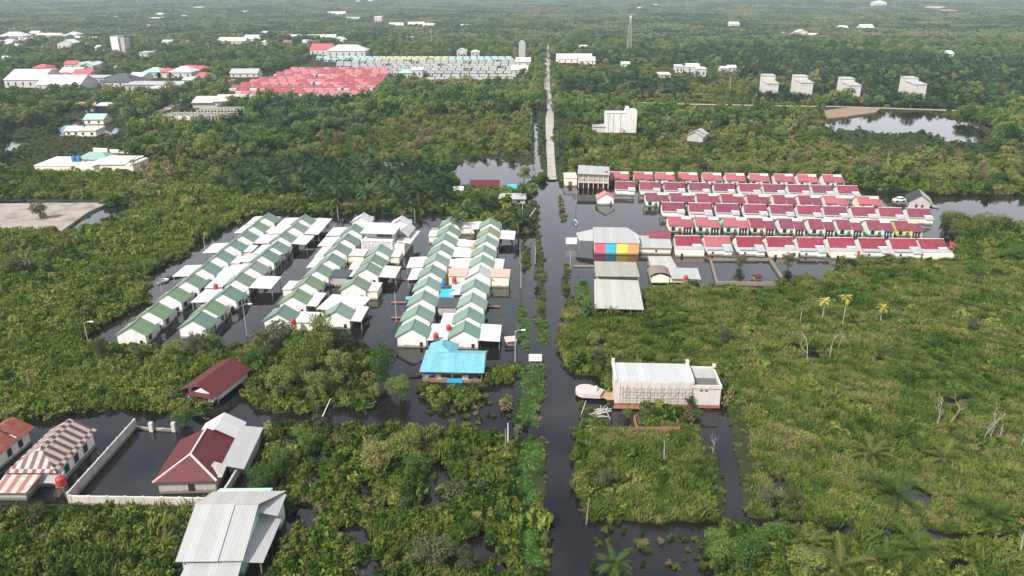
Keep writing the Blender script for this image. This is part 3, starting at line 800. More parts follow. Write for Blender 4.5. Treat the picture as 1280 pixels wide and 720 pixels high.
# boats
def boat(px, py, L, B, rz, mat, inner, label):
    loc = G(px, py); t = thing('small_boat', label, 'boat', (loc.x, loc.y, 0), rz)
    mb = MB(); sec = []
    for u in np.linspace(-1, 1, 9):
        wd = B / 2 * (1 - abs(u) ** 3.2) * (.9 if u < 0 else 1) + .03
        sec.append(mb._p([(u * L / 2, -wd, .42 + .15 * u * u), (u * L / 2, -wd * .7, -.1), (u * L / 2, wd * .7, -.1), (u * L / 2, wd, .42 + .15 * u * u)]))
    for a, b in zip(sec, sec[1:]):
        for k in range(3): mb.f.append((a + k, a + k + 1, b + k + 1, b + k)); mb.mi.append(0)
    part('hull', mb, mat, t)
    mb = MB()
    for x in (-.2 * L, .12 * L): mb.box(x - .12, x + .12, -B * .42, B * .42, .25, .31)
    part('seat', mb, inner, t)
    return t
boat(606, 469, 3.6, 1.2, .6, plain('grey_boat_paint', (.45, .45, .43), .5), WOOD, 'small grey rowing boat moored beside the turquoise roofed house')
boat(719, 279, 6.5, 1.5, 1.62, plain('pale_blue_boat_paint', (.25, .5, .62), .5), WOOD, 'long pale blue boat lying along the flooded road edge')
boat(217, 347, 4.5, 1.4, .8, plain('dark_boat_paint', (.03, .03, .033), .5), WOOD, 'dark boat floating left of the green roofed rows')
boat(204, 353, 3.4, 1.2, .9, plain('worn_white_boat', (.6, .6, .6), .5), WOOD, 'pale boat moored by the lamp pole left of the green roofs')
boat(519.5, 470, 2.5, .9, .2, MATS['old_boards'], WOOD, 'brown plank boat left of the turquoise roofed house')
boat(1165, 259, 4.5, 1.2, 2.6, STEEL, WOOD, 'thin grey boat drifting on the pond right of the grey house')

# ------------------------------------------------------------------ long swiftlet building on the right of the road
loc, rz, w = frame((768,508), (899,511))
t = thing('concrete_barn', 'long whitewashed windowless building with pale metal roof on the right', 'building', loc, rz); keep(loc.x + 9, loc.y + 5, 12)
wm = w * .73; zt = 5.2
mb = MB(); mb.box(0, wm, 0, 6.2, .5, zt); part('wall', mb, W_PALE, t)
mb = MB(); mb.box(wm + .01, w, .15, 6.6, .5, 4.0); part('annex', mb, W_PALE, t)
mb = MB(); mb.box(wm, w + .1, -.02, .32, 4.0, 4.6); mb.box(w - .25, w + .1, .32, 6.7, 4.0, 4.6); mb.box(wm, w - .25, 6.4, 6.7, 4.0, 5.0); mb.box(w * .985 - .1, w + .15, 6.3, 6.8, 5.0, 5.6); part('parapet', mb, W_PALE, t)
mb = MB(); mb.box(wm + .6, w - .5, .6, 3.3, 4.0, 4.35); part('roof_hatch', mb, plain('dark_boards', (.12, .10, .09), .8), t)
mb = MB(); mb.slab([(wm + .1, 3.5, 4.3), (w - .3, 3.5, 4.3), (w - .3, 6.3, 4.5), (wm + .1, 6.3, 4.5)], .1); part('annex_roof', mb, R_WHITEX, t)
mb = MB(); mb.slab([(.1, .2, zt + .12), (wm - .1, .2, zt + .12), (wm - .1, 6.4, zt + .4), (.1, 6.4, zt + .4)], .14); part('roof', mb, roof_mat('bluish_white_metal_roof', (.42, .43, .435), .5, 0, .2, (.45, .42, .4), .4), t)
mb = MB()
for x in (0, wm): 
    mb.slab([(x - .25, -.1, zt + .35), (x + .2, -.1, zt + .35), (x + .2, 6.6, zt + .6), (x - .25, 6.6, zt + .6)], .7)
    mb.box(x - .3, x + .25, 6.2, 6.75, zt, zt + 1.15)
part('gable_parapet', mb, W_PALE, t)
mb = MB(); mb.box(-.1, w + .05, -.18, -.02, .2, .75); part('bottom_beam', mb, BROWN, t)
mb = MB(); mb.box(-.3, wm * .62, -1.2, -.2, .25, .4); part('ledge', mb, BROWN, t)
for k in range(9):
    mb = MB(); x = .3 + k * (w - .6) / 8; mb.box(x - .15, x + .15, .2, .5, -.9, .5); part('stilt', mb, W_CONC, t)
mb = MB(); mb.box(.6, w - .3, 1.2, 6, -.9, .48); part('underfloor_shade', mb, DARK, t)  # black block painted in as the shade beneath the raised floor
for k in range(2):
    mb = MB(); mb.box(w * .80 + k * .9, w * .80 + k * .9 + .55, .1, .16, 3.4, 3.65); part('vent', mb, GLASS, t)
t2 = thing('bamboo_scaffold', 'grey bamboo scaffold standing against the long whitewashed wall', 'scaffold', loc, rz)
mb = MB()
for k in range(11):
    x = .9 + k * (wm - 1.6) / 10; lean = random.uniform(-.15, .15)
    mb.tube([(x, -.75, -.5), (x + lean, -.6, 4.7 + random.uniform(-.4, .5))], .05, 5)
part('upright', mb, WOOD, t2)
mb = MB()
for z in (1.6, 2.9, 4.1): mb.tube([(.6, -.8, z), (wm * .5, -.78, z + random.uniform(-.2, .2)), (wm - .4, -.8, z + .1)], .045, 5)
for k in range(6): x = 1 + k * 2.1; mb.tube([(x, -.78, 2.9), (x + 1.3, -.7, 4.2)], .04, 4)
part('rail', mb, WOOD, t2)
# gangway and round-ended boat
t = thing('gangway', 'brown plank gangway between the rounded white boat and the long building', 'gangway', G(741, 499), .05)
L = (G(768, 497) - G(741, 499)).length
mb = MB()
for k in range(9):
    y = -1.7 + k * .4; x0 = .2 + max(0, -y) * .9 + random.uniform(0, .6); mb.box(x0, L + .6, y, y + .37, .66 + .06 * random.random(), .8)
part('deck', mb, plain('tan_planks', (.40, .24, .16), .85, .2, 0, .5, 2), t)
mb = MB()
for x in (.3, L * .5, L - .3): mb.box(x - .08, x + .08, -.3, -.14, -.9, .5); mb.box(x - .08, x + .08, .6, .76, -.9, .5)
part('pile', mb, WOOD, t)
A, B = G(720, 488, .7), G(752, 495, .7); d = B - A
t = thing('rounded_boat', 'pinkish white round-ended boat at the end of the brown gangway', 'boat', (A + B) / 2, math.atan2(d.y, d.x))
LL = d.length; mb = MB(); prev = None
ring = [(-LL * .1 - LL * .4 * cos(a), -1.9 * sin(a)) for a in np.linspace(-pi / 2, pi / 2, 15)]
ring = ring + [(LL / 2, -.9), (LL / 2, 1.2)]
mb.slab([(x, y, .75) for x, y in ring][::1], .85); part('hull', mb, plain('pinkish_white_hull', (.50, .43, .40), .45, .4, 0, .3), t)
mb = MB(); inn = [(x * .88, y * .8) for x, y in ring]; mb.slab([(x, y, .83) for x, y in inn], .07); part('deck', mb, plain('pale_deck', (.43, .39, .37), .5), t)
mb = MB(); mb.box(LL * .22, LL * .3, -.3, .3, .83, 1.7); part('console', mb, WHITEP, t)
# plank raft
t = thing('plank_raft', 'loose grey planks floating beside the long building', 'debris', G(746, 517), .1)
mb = MB()
for k in range(22):
    a = random.uniform(-.5, .5) + (1.2 if k % 4 == 0 else 0); x, y = random.uniform(-2, 2), random.uniform(-1.4, 1.4); l = random.uniform(.7, 1.6)
    z = .06 + .035 * k / 4
    mb.tube([(x - l * cos(a), y - l * sin(a), z), (x + l * cos(a), y + l * sin(a), z + .05)], .07, 4)
part('planks', mb, plain('bleached_planks', (.42, .38, .36), .85), t)
# overgrown planter hut
loc, rz, w = frame((796,541), (850,541))
t = thing('roofless_hut', 'roofless brown walled enclosure overgrown with plants before the long building', 'hut', loc, rz)
mb = MB(); mb.box(0, w, 0, .15, -.3, 1.1); mb.box(0, .15, .15, 4.0, -.3, 1.1); mb.box(w - .15, w, .15, 4.0, -.3, 1.1); mb.box(.15, w - .15, 3.85, 4.0, -.3, 1.1)
part('wall', mb, BROWN, t)
mb = MB(); mb.box(.15, w - .15, .15, 3.85, -.3, .7); part('soil', mb, plain('dark_soil', (.05, .04, .03), .95), t)
HUT = (loc, rz, w)

# ------------------------------------------------------------------ foundation enclosure in front of the red estate
t = thing('foundation_walls', 'rectangle of old rust brown foundation walls full of flood water', 'wall', G(890, 355), 0)
base = G(890, 355)
def wallseg(mb, a, b, h, th=.5):
    A = G(*a) - base; B = G(*b) - base; d = (B - A).normalized(); n = Vector((-d.y, d.x, 0)) * th / 2
    mb.slab([(p.x, p.y, h) for p in (A - n, B - n, B + n, A + n)], h + .9)
for a, b, h in (((888,327), (896,356), .7), ((897,356), (980,357), .9), ((962,326), (982,357), .75), ((889,326), (962,326), .6)):
    mb = MB(); wallseg(mb, a, b, h); part('wall', mb, plain('old_brown_concrete', (.24, .19, .16), .9, .1, 0, .6, .8), t)
loc = G(946, 349); t = thing('small_hut', 'tiny red roofed shelter inside the foundation walls', 'hut', loc, .2)
mb = MB(); mb.roof_gable(-1.1, 1.1, -1, 1, .7, 1.3, 'x'); part('roof', mb, R_RUST, t)
mb = MB(); mb.box(-.9, .9, -.8, .8, -.6, .72); part('wall', mb, WOOD, t)

# ------------------------------------------------------------------ unfinished white building at the road end
loc, rz, w = frame((723,236), (760,237))
t = thing('unfinished_building', 'unfinished two storey building with white sheet roof beside the road', 'building', loc, rz); keep(loc.x + 5, loc.y + 5, 9)
mb = MB(); mb.box(0, w, .4, 9, 2.6, 5.4); part('wall', mb, W_CONC, t)
mb = MB(); mb.slab([(-.5, -.5, 5.9), (w + .4, -.5, 5.7), (w + .2, 9.4, 6.6), (-.5, 9.4, 7.0)], .12); part('roof', mb, R_WHITEX, t)
mb = MB(); mb.box(-.2, w + .2, .0, 9.2, 2.35, 2.6); part('floor_slab', mb, W_CREAM, t)
for k in range(7):
    x = k * w / 6
    mb = MB(); mb.box(x - .12, x + .12, .05, .29, -.9, 2.35); mb.box(x - .1, x + .1, .12, .36, 2.6, 5.5); part('column', mb, W_CREAM, t)
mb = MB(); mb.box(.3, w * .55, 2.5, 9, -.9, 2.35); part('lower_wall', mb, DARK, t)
mb = MB()
for k in range(9): mb.tube([(k * w / 8, -.5, -.9), (k * w / 8 + .1, -.45, 5.6)], .05, 4)
for z in (3.2, 4.4): mb.tube([(-.2, -.5, z), (w + .2, -.5, z + .1)], .05, 4)
part('scaffold', mb, WOOD, t)
loc, rz, w = frame((706,233), (721,233))
t = thing('block_store', 'low cream block building left of the unfinished white building', 'building', loc, 0); keep(loc.x + 2, loc.y + 3, 5)
mb = MB(); mb.box(0, w, 0, 7, -.4, 3.2); part('wall', mb, W_CREAM, t)
mb = MB(); mb.slab([(-.2, -.2, 3.4), (w + .1, -.2, 3.4), (w + .1, 7.2, 3.7), (-.2, 7.2, 3.7)], .15); part('roof', mb, plain('cream_slab', (.62, .55, .45), .8), t)
mb = MB(); mb.box(w * .3, w * .6, -.04, .02, -.4, 1.9); part('door', mb, DOORM, t)

# ------------------------------------------------------------------ lower left houses
# small red roofed stilt house
A, B, C = (225,487), (271,494), (291,458); z = 2.5
loc, rz, w = frame(A, B, z); d = depth_of(A, B, C, z)
t = thing('stilt_house', 'small white house on stilts with dark red gable roof', 'house', loc, rz); keep(loc.x + 4, loc.y + 4, 7)
mb = MB(); mb.roof_gable(-.2, w + .2, -.4, d + .3, 2.4, 4.3); part('roof', mb, R_RUST, t)
mb = MB(); mb.gable_wall(.7, w - .6, 1.3, d - .3, .8, 2.45, 4.0); part('wall', mb, W_WHITE, t)
mb = MB(); mb.slab([(w * .25, -.7, 2.1), (w * .92, -.7, 2.1), (w * .92, 1.3, 2.75), (w * .25, 1.3, 2.75)], .08); part('porch_roof', mb, R_RUST, t)
mb = MB(); mb.gable_wall(w * .3, w * .85, .2, 1.3, .8, 2.1, 3.3); part('porch_wall', mb, W_WHITE, t)
mb = MB(); mb.box(w * .42, w * .6, .14, .22, 1.25, 1.8); part('window', mb, GLASS, t)
for x in np.linspace(.8, w - .7, 4):
    for y in (1.0, d - .5): mb = MB(); mb.box(x - .1, x + .1, y - .1, y + .1, -.9, .8); part('stilt', mb, W_CONC, t)
# striped hip roof house
A, B, C = (7,591), (70,591), (121,537); z = 2.9
loc, rz, w = frame(A, B, z); d = depth_of(A, B, C, z)
bend = G(*C, z) - G(*B, z); rz0 = rz; rz = math.atan2(bend.y, bend.x) - pi / 2; rz = max(rz, -.35)
loc = G(70, 591, z); w = 7.6; d = bend.length
loc = Vector((loc.x, loc.y, 0)) - Matrix.Rotation(rz, 3, 'Z') @ Vector((w, 0, 0))
t = thing('striped_roof_house', 'white house with red and white striped hip roof', 'house', loc, rz); keep(loc.x + 5, loc.y + 7, 10)
mb = MB(); mb.roof_hip(0, w, 0, d, 2.9, 5.2, 3.4, .3, 'y', .09, (1, 0, 0, 0)); part('roof', mb, [R_STRIPE, R_STRIPEX], t)
mb = MB(); mb.box(.55, w - .55, .6, d - .5, -.9, 2.9); part('wall', mb, W_WHITE, t)
for y in (d * .22, d * .45, d * .68):
    wn = MB(); wn.box(w - .57, w - .51, y, y + 1.3, .7, 2.1); o = part('window', wn, GLASS, t)
    wn = MB(); wn.box(w - .6, w - .48, y - .12, y, .6, 2.2); wn.box(w - .6, w - .48, y + 1.3, y + 1.42, .6, 2.2); wn.box(w - .6, w - .48, y, y + 1.3, 2.1, 2.2); part('frame', wn, FRAME, o)
mb = MB(); mb.box(w - .5, w - .3, .6, d - .5, -.9, .35); part('plinth', mb, W_CONC, t)
mb = MB(); mb.slab([(-.4, -3.2, 1.7), (w * .62, -3.2, 1.7), (w * .7, .3, 2.5), (-.2, .3, 2.5)], .1); part('lean_to_roof', mb, stripe_roof('faded_striped_sheet', 0, 1.6, (.42, .38, .35), (.26, .10, .08)), t)
mb = MB(); mb.box(.1, w * .56, -2.7, .55, -.9, 1.7); part('lean_to', mb, W_GREY, t)
mb = MB(); mb.slab([(w * .82, -1.2, 2.0), (w + .6, -1.2, 1.9), (w + .6, 1.0, 2.4), (w * .82, 1.0, 2.6)], .06); part('side_canopy', mb, R_WHITEX, t)
# rusty house on the left edge
B, C = (0,567), (41,534); z = 2.8
bend = G(*C, z) - G(*B, z); rz = math.atan2(bend.y, bend.x) - pi / 2; rz = max(rz, -.4)
w = 7.0; d = bend.length + 5
loc = G(*C, z); loc = Vector((loc.x, loc.y, 0)) - Matrix.Rotation(rz, 3, 'Z') @ Vector((w, d, 0))
t = thing('rusty_roof_house', 'pale house under rusty orange red roof at the left edge', 'house', loc, rz); keep(loc.x + 5, loc.y + 5, 9)
mb = MB(); mb.roof_gable(-.2, w + .1, 0, d * .72, 2.75, 4.4); part('roof', mb, R_RUSTX, t)
mb = MB(); mb.roof_gable(.6, w + .4, d * .72, d, 2.9, 4.7); part('rear_roof', mb, R_RUSTX, t)
mb = MB(); mb.box(.5, w - .6, .5, d - .5, -.9, 2.75); part('wall', mb, W_WHITE, t)
mb = MB(); mb.slab([(w * .2, -3, 1.6), (w + .6, -3, 1.6), (w + .6, 1.5, 2.2), (w * .2, 1.5, 2.2)], .09); part('lean_to_roof', mb, R_RUSTX, t)
for y in (d * .3, d * .55, d * .75): mb = MB(); mb.box(w - .62, w - .56, y, y + 1.0, .7, 2.0); part('window', mb, GLASS, t)
mb = MB(); mb.box(w + .1, w + .25, d - 1.2, d - 1.05, -.9, 2.9); part('post', mb, WOOD, t)
# compound wall
cb = G(86, 622)
t = thing('compound_wall', 'grey concrete compound wall round the flooded yard', 'wall', cb, 0)
def cw(a, b, h, th=.22, m=W_CONC):
    A = G(*a) - cb; B = G(*b) - cb; dd = (B - A).normalized(); n = Vector((-dd.y, dd.x, 0)) * th / 2
    mb = MB(); mb.slab([(p.x, p.y, h) for p in (A - n, B - n, B + n, A + n)], h + .9)
    k = int((B - A).length / 3) + 1
    for i in range(k + 1):
        p = A + (B - A) * i / k; mb.box(p.x - .17, p.x + .17, p.y - .17, p.y + .17, -.9, h + .06)
    part('wall', mb, m, t)
cw((88,629), (170,536), 1.9); cw((90,631), (272,634), 1.6, .25, wall_mat('pale_weathered_wall', (.52, .48, .42), .55)); cw((276,632), (328,546), 1.5, .3)
cw((172,536), (188,538), .5); cw((192,538), (216,539), .5)
for px in (190, 218):
    mb = MB(); p = G(px, 539) - cb; mb.box(p.x - .3, p.x + .3, p.y - .3, p.y + .3, -.9, 1.7); part('gate_post', mb, W_PALE, t)
# red hip roof house in the compound
z = 2.3; A, B = (190,604), (270,604)
loc, rz, w = frame(A, B, z); bend = G(252, 541, 4.4) - G(234, 572, 4.4); rz = math.atan2(bend.y, bend.x) - pi / 2
t = thing('red_hip_roof_house', 'grey house with dark red hip roof inside the compound wall', 'house', loc, rz * .75); keep(loc.x + 5, loc.y + 7, 11)
d = 11.5
mb = MB(); mb.roof_hip(0, w, 0, d, 2.3, 4.7, 3.6, .4, 'y', .1); part('roof', mb, R_RUST, t)
mb = MB(); mb.tube([(.05, .05, 2.36), (w / 2, 3.6, 4.76), (w / 2, d - .5, 4.76)], .16, 4); mb.tube([(w - .05, .05, 2.36), (w / 2, 3.6, 4.76)], .16, 4); part('ridge_cap', mb, plain('worn_ridge_cap', (.55, .5, .48), .7), t)
mb = MB(); mb.box(.6, w - .5, .5, d - .4, -.9, 2.3); part('wall', mb, W_GREY, t)
mb = MB(); mb.box(w * .52, w * .62, .44, .52, .4, 1.6); part('window', mb, GLASS, t)
mb = MB(); mb.slab([(w - .4, 3.6, 2.7), (w + 3.1, 3.0, 2.3), (w + 3.1, d + 3.0, 2.4), (w - .4, d + 3.0, 2.9)], .1); part('side_roof', mb, R_WHITEX, t)
mb = MB(); mb.box(w + .1, w + 2.8, 5, d + 2.6, -.9, 2.2); part('side_room', mb, W_GREY, t)
mb = MB(); mb.roof_gable(w * .28, w * 1.0, d - .6, d + 4.5, 2.6, 4.6); part('rear_roof', mb, R_WHITE, t)
mb = MB(); mb.box(w * .36, w * .92, d, d + 4.2, -.9, 2.55); part('rear_room', mb, W_GREY, t)
mb = MB(); mb.slab([(w - 2.2, .6, 2.75), (w + .4, 1.0, 2.3), (w + .4, 3.7, 2.6), (w - 1.4, 3.7, 3.3)], .06); part('corner_sheet', mb, R_ZINC, t)
# white metal roof house at the bottom
z = 3.0; A, B = (219,702), (303,701)
loc, rz, w = frame(A, B, z)
t = thing('white_metal_roof_house', 'pale green house with large stepped white metal roof at the bottom', 'house', loc, rz); keep(loc.x + 5, loc.y + 4, 10)
dr = depth_of(A, B, (240,632), 5.2)
zr = 5.6
Yr = (H - zr) / tan(P + atan((631 - 360) / F)) - loc.y
mb = MB(); mb.slab([(0, 0, 3.0), (w * .63, 0, 3.0), (w * .63, Yr, zr + .06), (0, Yr, zr + .06)], .1); mb.slab([(w * .63 + .01, .15, 2.9), (w, .15, 2.9), (w, Yr, zr - .06), (w * .63 + .01, Yr, zr - .06)], .1); part('front_roof', mb, R_WHITEX, t)
mb = MB(); mb.slab([(-.1, Yr + .01, zr + .05), (w + .1, Yr + .01, zr + .05), (w + 2.5, Yr + 4.5, 4.4), (.6, Yr + 4.5, 4.4)], .1); part('rear_roof', mb, R_ZINC, t)
mb = MB(); mb.gable_wall(.5, w - .35, .7, Yr * 2 - .7, -.9, 2.95, 5.25, 'x'); part('wall', mb, W_TEAL, t)
mb = MB(); mb.slab([(w - .3, .6, 2.3), (w + 2.2, .9, 1.9), (w + 2.6, Yr + 1.5, 2.6), (w - .3, Yr + 1.5, 3.2)], .09); part('side_roof', mb, R_WHITEX, t)
mb = MB(); mb.slab([(w - .3, Yr - .3, 4.6), (w + 2.5, Yr - .3, 3.9), (w + 2.6, Yr + 4, 4.2), (w - .3, Yr + 4, 5.0)], .09); part('upper_side_roof', mb, R_WHITEX, t)
mb = MB(); mb.box(w - .33, w + 2.0, Yr + 1.6, Yr + 4.0, -.9, 4.0); part('side_room', mb, W_TEAL, t)
mb = MB(); mb.slab([(.9, -2.8, 1.7), (w - .1, -2.8, 1.7), (w - .3, .9, 2.6), (1.3, .9, 2.6)], .09); part('porch_roof', mb, R_WHITEX, t)
for x in (1.3, w * .5, w - .6): mb = MB(); mb.box(x - .08, x + .08, -2.5, -2.35, -.9, 1.7); part('post', mb, WOOD, t)
for x in (w + 1.7,):
    for y in (1.3, 4, 6): mb = MB(); mb.box(x - .08, x + .08, y - .08, y + .08, -.9, 2.0); part('post', mb, WOOD, t)

# ------------------------------------------------------------------ swiftlet towers behind
def tower_block(name, label, x0, x1, ybase, D, zf, zb, rz=0.0, split=.5, wm=W_PALE, group=None):
    A = G(x0, ybase); B = G(x1, ybase); w = (B - A).length
    t = thing(name, label, 'building', (A.x, A.y, 0), rz, group); keep(A.x + w / 2, A.y + D / 2, max(w, D) * .6)
    mb = MB(); mb.box(0, w, 0, D * split, -.5, zf); part('wall', mb, wm, t)
    mb = MB(); mb.box(0, w, D * split + .01, D, -.5, zb); part('rear_block', mb, wm, t)
    mb = MB(); mb.slab([(-.3, -.4, zf + .1), (w + .3, -.4, zf + .1), (w + .3, D * split, zf + 1.0), (-.3, D * split, zf + 1.0)], .3); part('roof', mb, R_ZINC, t)
    mb = MB(); mb.slab([(-.3, D * split - .3, zb + .1), (w + .3, D * split - .3, zb + .1), (w + .3, D + .3, zb + .6), (-.3, D + .3, zb + .6)], .3); part('rear_roof', mb, R_ZINC, t)
    for k in range(3):
        mb = MB(); mb.box(w * (.2 + .25 * k), w * (.2 + .25 * k) + .5, -.05, .0, zf * .75, zf * .75 + .4); part('vent', mb, GLASS, t)
    return t
SW = 'windowless white blocks in the palm belt'
tower_block('nesting_block', 'leftmost tall white windowless block rising from the palm belt', 957, 972, 118, 16, 7.5, 12, 0, .55, W_PALE, SW)
tower_block('nesting_block', 'second tall white windowless block from the left in the palm belt', 999, 1014.5, 121, 19, 9.5, 12.5, 0, .6, W_PALE, SW)
tower_block('nesting_block', 'third tall white windowless block from the left in the palm belt', 1059, 1074.5, 122.5, 20, 8.5, 11.5, 0, .6, W_PALE, SW)
tower_block('nesting_block', 'rightmost and largest white windowless block in the palm belt', 1140, 1155.5, 124, 21, 9.8, 12.5, 0, .6, W_PALE, SW)
A = G(757, 166.5); w = (G(782, 166.5) - A).length; w2 = (G(795, 166.5) - A).length
t = thing('streaked_block', 'tall pale rust streaked building with low white annex beside the road', 'building', (A.x, A.y, 0), 0); keep(A.x + 6, A.y + 5, 9)
STK = wall_mat('streaked_plaster', (.62, .60, .57), .75, False)
mb = MB(); mb.box(0, w, 0, 9, -.5, 10.2); part('wall', mb, STK, t)
mb = MB(); mb.box(w + .01, w2, -.1, 9.2, -.5, 11.4); mb.box(w + .3, w + 1.6, 3, 8, 11.4, 12.8); part('stair_tower', mb, STK, t)
mb = MB(); mb.box(-6.4, -.01, .5, 7, -.5, 3); part('annex', mb, W_PALE, t)
mb = MB(); mb.slab([(-6.8, .2, 3.3), (-.01, .2, 3.3), (-.01, 7.4, 3.6), (-6.8, 7.4, 3.6)], .2); part('annex_roof', mb, R_WHITEX, t)
for x in (w * .12, w * .35, w * .7): mb = MB(); mb.box(x, x + .35, -.12, -.01, -.5, 9.8); part('pilaster', mb, W_GREY, t)
mb = MB(); mb.box(-.15, w, -.15, .1, 10.2, 10.6); part('parapet', mb, W_GREY, t)
# ruined corrugated hut in the wood
loc = G(868, 178); t = thing('wood_hut', 'small hut with stepped grey sheet roof among the trees', 'hut', loc, -.5); keep(loc.x, loc.y, 9)
mb = MB(); mb.gable_wall(-4, 4, 0, 9, -.3, 3, 5); part('wall', mb, W_GREY, t)
mb = MB(); mb.roof_gable(-4.5, 4.5, -.5, 4, 3, 5.2); mb.roof_gable(-4.3, 4.3, 4, 9.5, 3.4, 5.7); part('roof', mb, R_ZINC, t)

# ------------------------------------------------------------------ left distance: flat white house, ruin, warehouses, town
loc, rz, w = frame((45,217), (162,222)); 
t = thing('flat_white_house', 'long flat white house with green hip roof and blue tanks', 'house', loc, -.02); keep(loc.x + w / 3, loc.y + 8, w * .42); keep(loc.x + w * .75, loc.y + 6, w * .3)
mb = MB(); mb.box(0, w * .66, 0, 16, -.3, 3.2); mb.box(w * .66, w * .98, -1.5, 12, -.3, 4.2); part('wall', mb, W_CREAM, t)
mb = MB(); mb.slab([(-.2, -.2, 3.4), (w * .4, -.2, 3.4), (w * .4, 16.2, 3.6), (-.2, 16.2, 3.6)], .2); mb.slab([(w * .54, -2, 4.5), (w * .9, -2, 4.5), (w * .94, 12.4, 4.9), (w * .6, 12.4, 4.9)], .2); part('roof', mb, plain('white_roof_slab', (.74, .73, .71), .7), t)
mb = MB(); mb.roof_hip(w * .28, w * .6, 9, 19, 4.0, 6.2, 4, 4, 'x'); part('green_roof', mb, plain('grey_green_roof', (.2, .33, .28), .6), t)
mb = MB(); mb.box(w * .3, w * .58, 10, 18, 3, 4.0); part('upper_room', mb, W_WHITE, t)
for k in (0, 1):
    mb = MB(); mb.lathe([(1, 3.6), (1, 5.4), (.3, 5.9), (.01, 5.9)], 12, 0, (w * (.30 + .05 * k), 7)); part('water_tank', mb, BLUEP, t)
mb = MB(); mb.box(w * .8, w * .92, -1.55, -1.48, -.3, 2.4); part('garage_door', mb, GLASS, t)
loc, rz, w = frame((117,191), (163,193)); t = thing('broken_wall', 'low weathered wall of pale concrete in the scrub', 'wall', loc, rz); keep(loc.x + w / 2, loc.y, w / 2)
mb = MB(); mb.box(0, w * .38, 0, .8, -.3, 2.2); mb.box(w * .45, w, 0, .8, -.3, 1.8); part('wall', mb, W_CREAM, t)
loc, rz, w = frame((206,153), (300,152)); w *= 1.0
t = thing('unfinished_structure', 'bare concrete frame of columns and beams between palms', 'building', loc, 0); keep(loc.x + w * .25, loc.y + 6, w * .28); keep(loc.x + w * .75, loc.y + 6, w * .28)
mb = MB()
for k in range(12):
    for y in (0, 5.5, 11): mb.box(k * w / 11 - .22, k * w / 11 + .22, y - .22, y + .22, -.3, 4.5 + (2.6 if k > 4 else 0))
part('columns', mb, W_CONC, t)
mb = MB()
for y in (0, 5.5, 11): mb.box(0, w, y - .18, y + .18, 3.6, 4.0); mb.box(w * .45, w, y - .18, y + .18, 6.6, 7.0)
for k in range(12): mb.box(k * w / 11 - .16, k * w / 11 + .16, .2, 10.8, 3.62, 3.98)
part('beams', mb, W_CONC, t)
mb = MB(); mb.box(w * .1, w * .3, 5.2, 5.35, -.3, 2.8); mb.box(w * .62, w * .8, 10.8, 10.95, -.3, 3.3); part('infill_wall', mb, W_CREAM, t)
loc, rz, w = frame((241,136), (294,136))
t = thing('pink_roof_hall', 'long hall with faded pink white roof behind the concrete frame', 'building', loc, 0); keep(loc.x + w / 2, loc.y + 5, w * .55)
mb = MB(); mb.box(0, w, .5, 9, -.3, 3.6); part('wall', mb, W_CONC, t)
mb = MB(); mb.slab([(-.5, -.6, 3.8), (w * .5, -.6, 3.8), (w * .5, 10, 6.6), (-.5, 10, 6.6)], .15); mb.slab([(w * .5 + .02, -.4, 4.6), (w + .5, -.4, 4.6), (w + .5, 10, 7.6), (w * .5 + .02, 10, 7.6)], .15); part('roof', mb, plain('faded_pink_sheet', (.62, .46, .43), .6, .3, 0, .4, .3), t)

def far_house(px, py, wpx, D, h, label, roof, wall=W_PALE, kind='gable', rz=0.0, cat='house', group=None, rise=None, name='distant_house'):
    A = G(px - wpx / 2, py); B = G(px + wpx / 2, py); w = (B - A).length; z0 = float(hills(A.x, A.y))
    t = thing(name, label, cat, (A.x, A.y, z0), rz, group); keep(A.x + w / 2, A.y + D / 2, max(w, D) * .6)
    rise = rise or min(w, D) * .22
    if kind == 'flat':
        mb = MB(); mb.box(0, w, 0, D, -1, h); part('wall', mb, wall, t)
        mb = MB(); mb.slab([(-.4, -.4, h + .4), (w + .4, -.4, h + .4), (w + .4, D + .4, h + 1.0), (-.4, D + .4, h + 1.0)], .5)
    elif kind == 'hip':
        mb = MB(); mb.box(0, w, 0, D, -1, h); part('wall', mb, wall, t)
        mb = MB(); i = min(w, D) * .42; mb.roof_hip(-.6, w + .6, -.6, D + .6, h, h + rise, i, i, 'x')
    elif kind == 'gabley':
        mb = MB(); mb.gable_wall(0, w, 0, D, -1, h, h + rise, 'y'); part('wall', mb, wall, t)
        mb = MB(); mb.roof_gable(-.5, w + .5, -.5, D + .5, h - .05, h + rise + .2, 'y')
    else:
        mb = MB(); mb.gable_wall(0, w, 0, D, -1, h, h + rise, 'x'); part('wall', mb, wall, t)
        mb = MB(); mb.roof_gable(-.5, w + .5, -.5, D + .5, h - .05, h + rise + .2, 'x')
    part('roof', mb, roof, t)
    nw = min(6, max(2, int(w / 5)))
    for k in range(nw):
        mb = MB(); x = w * (k + .5) / nw; mb.box(x - .6, x + .6, -.06, .0, h * .3, h * .7); part('window', mb, GLASS, t)
    return t
FW = plain('far_white_roof', (.50, .50, .50), .6, .3, 0, .25, .15)
FG = plain('far_grey_roof', (.36, .36, .37), .6, .3, 0, .4, .15)
FR = plain('far_red_roof', (.46, .09, .09), .6, .3, 0, .35, .15)
FT = plain('far_teal_roof', (.30, .48, .42), .6, .3, 0, .35, .15)
FD = plain('far_dark_roof', (.07, .075, .085), .6, .3, 0, .3, .15)
FC = plain('far_cream_roof', (.6, .52, .42), .6, .3, 0, .35, .15)
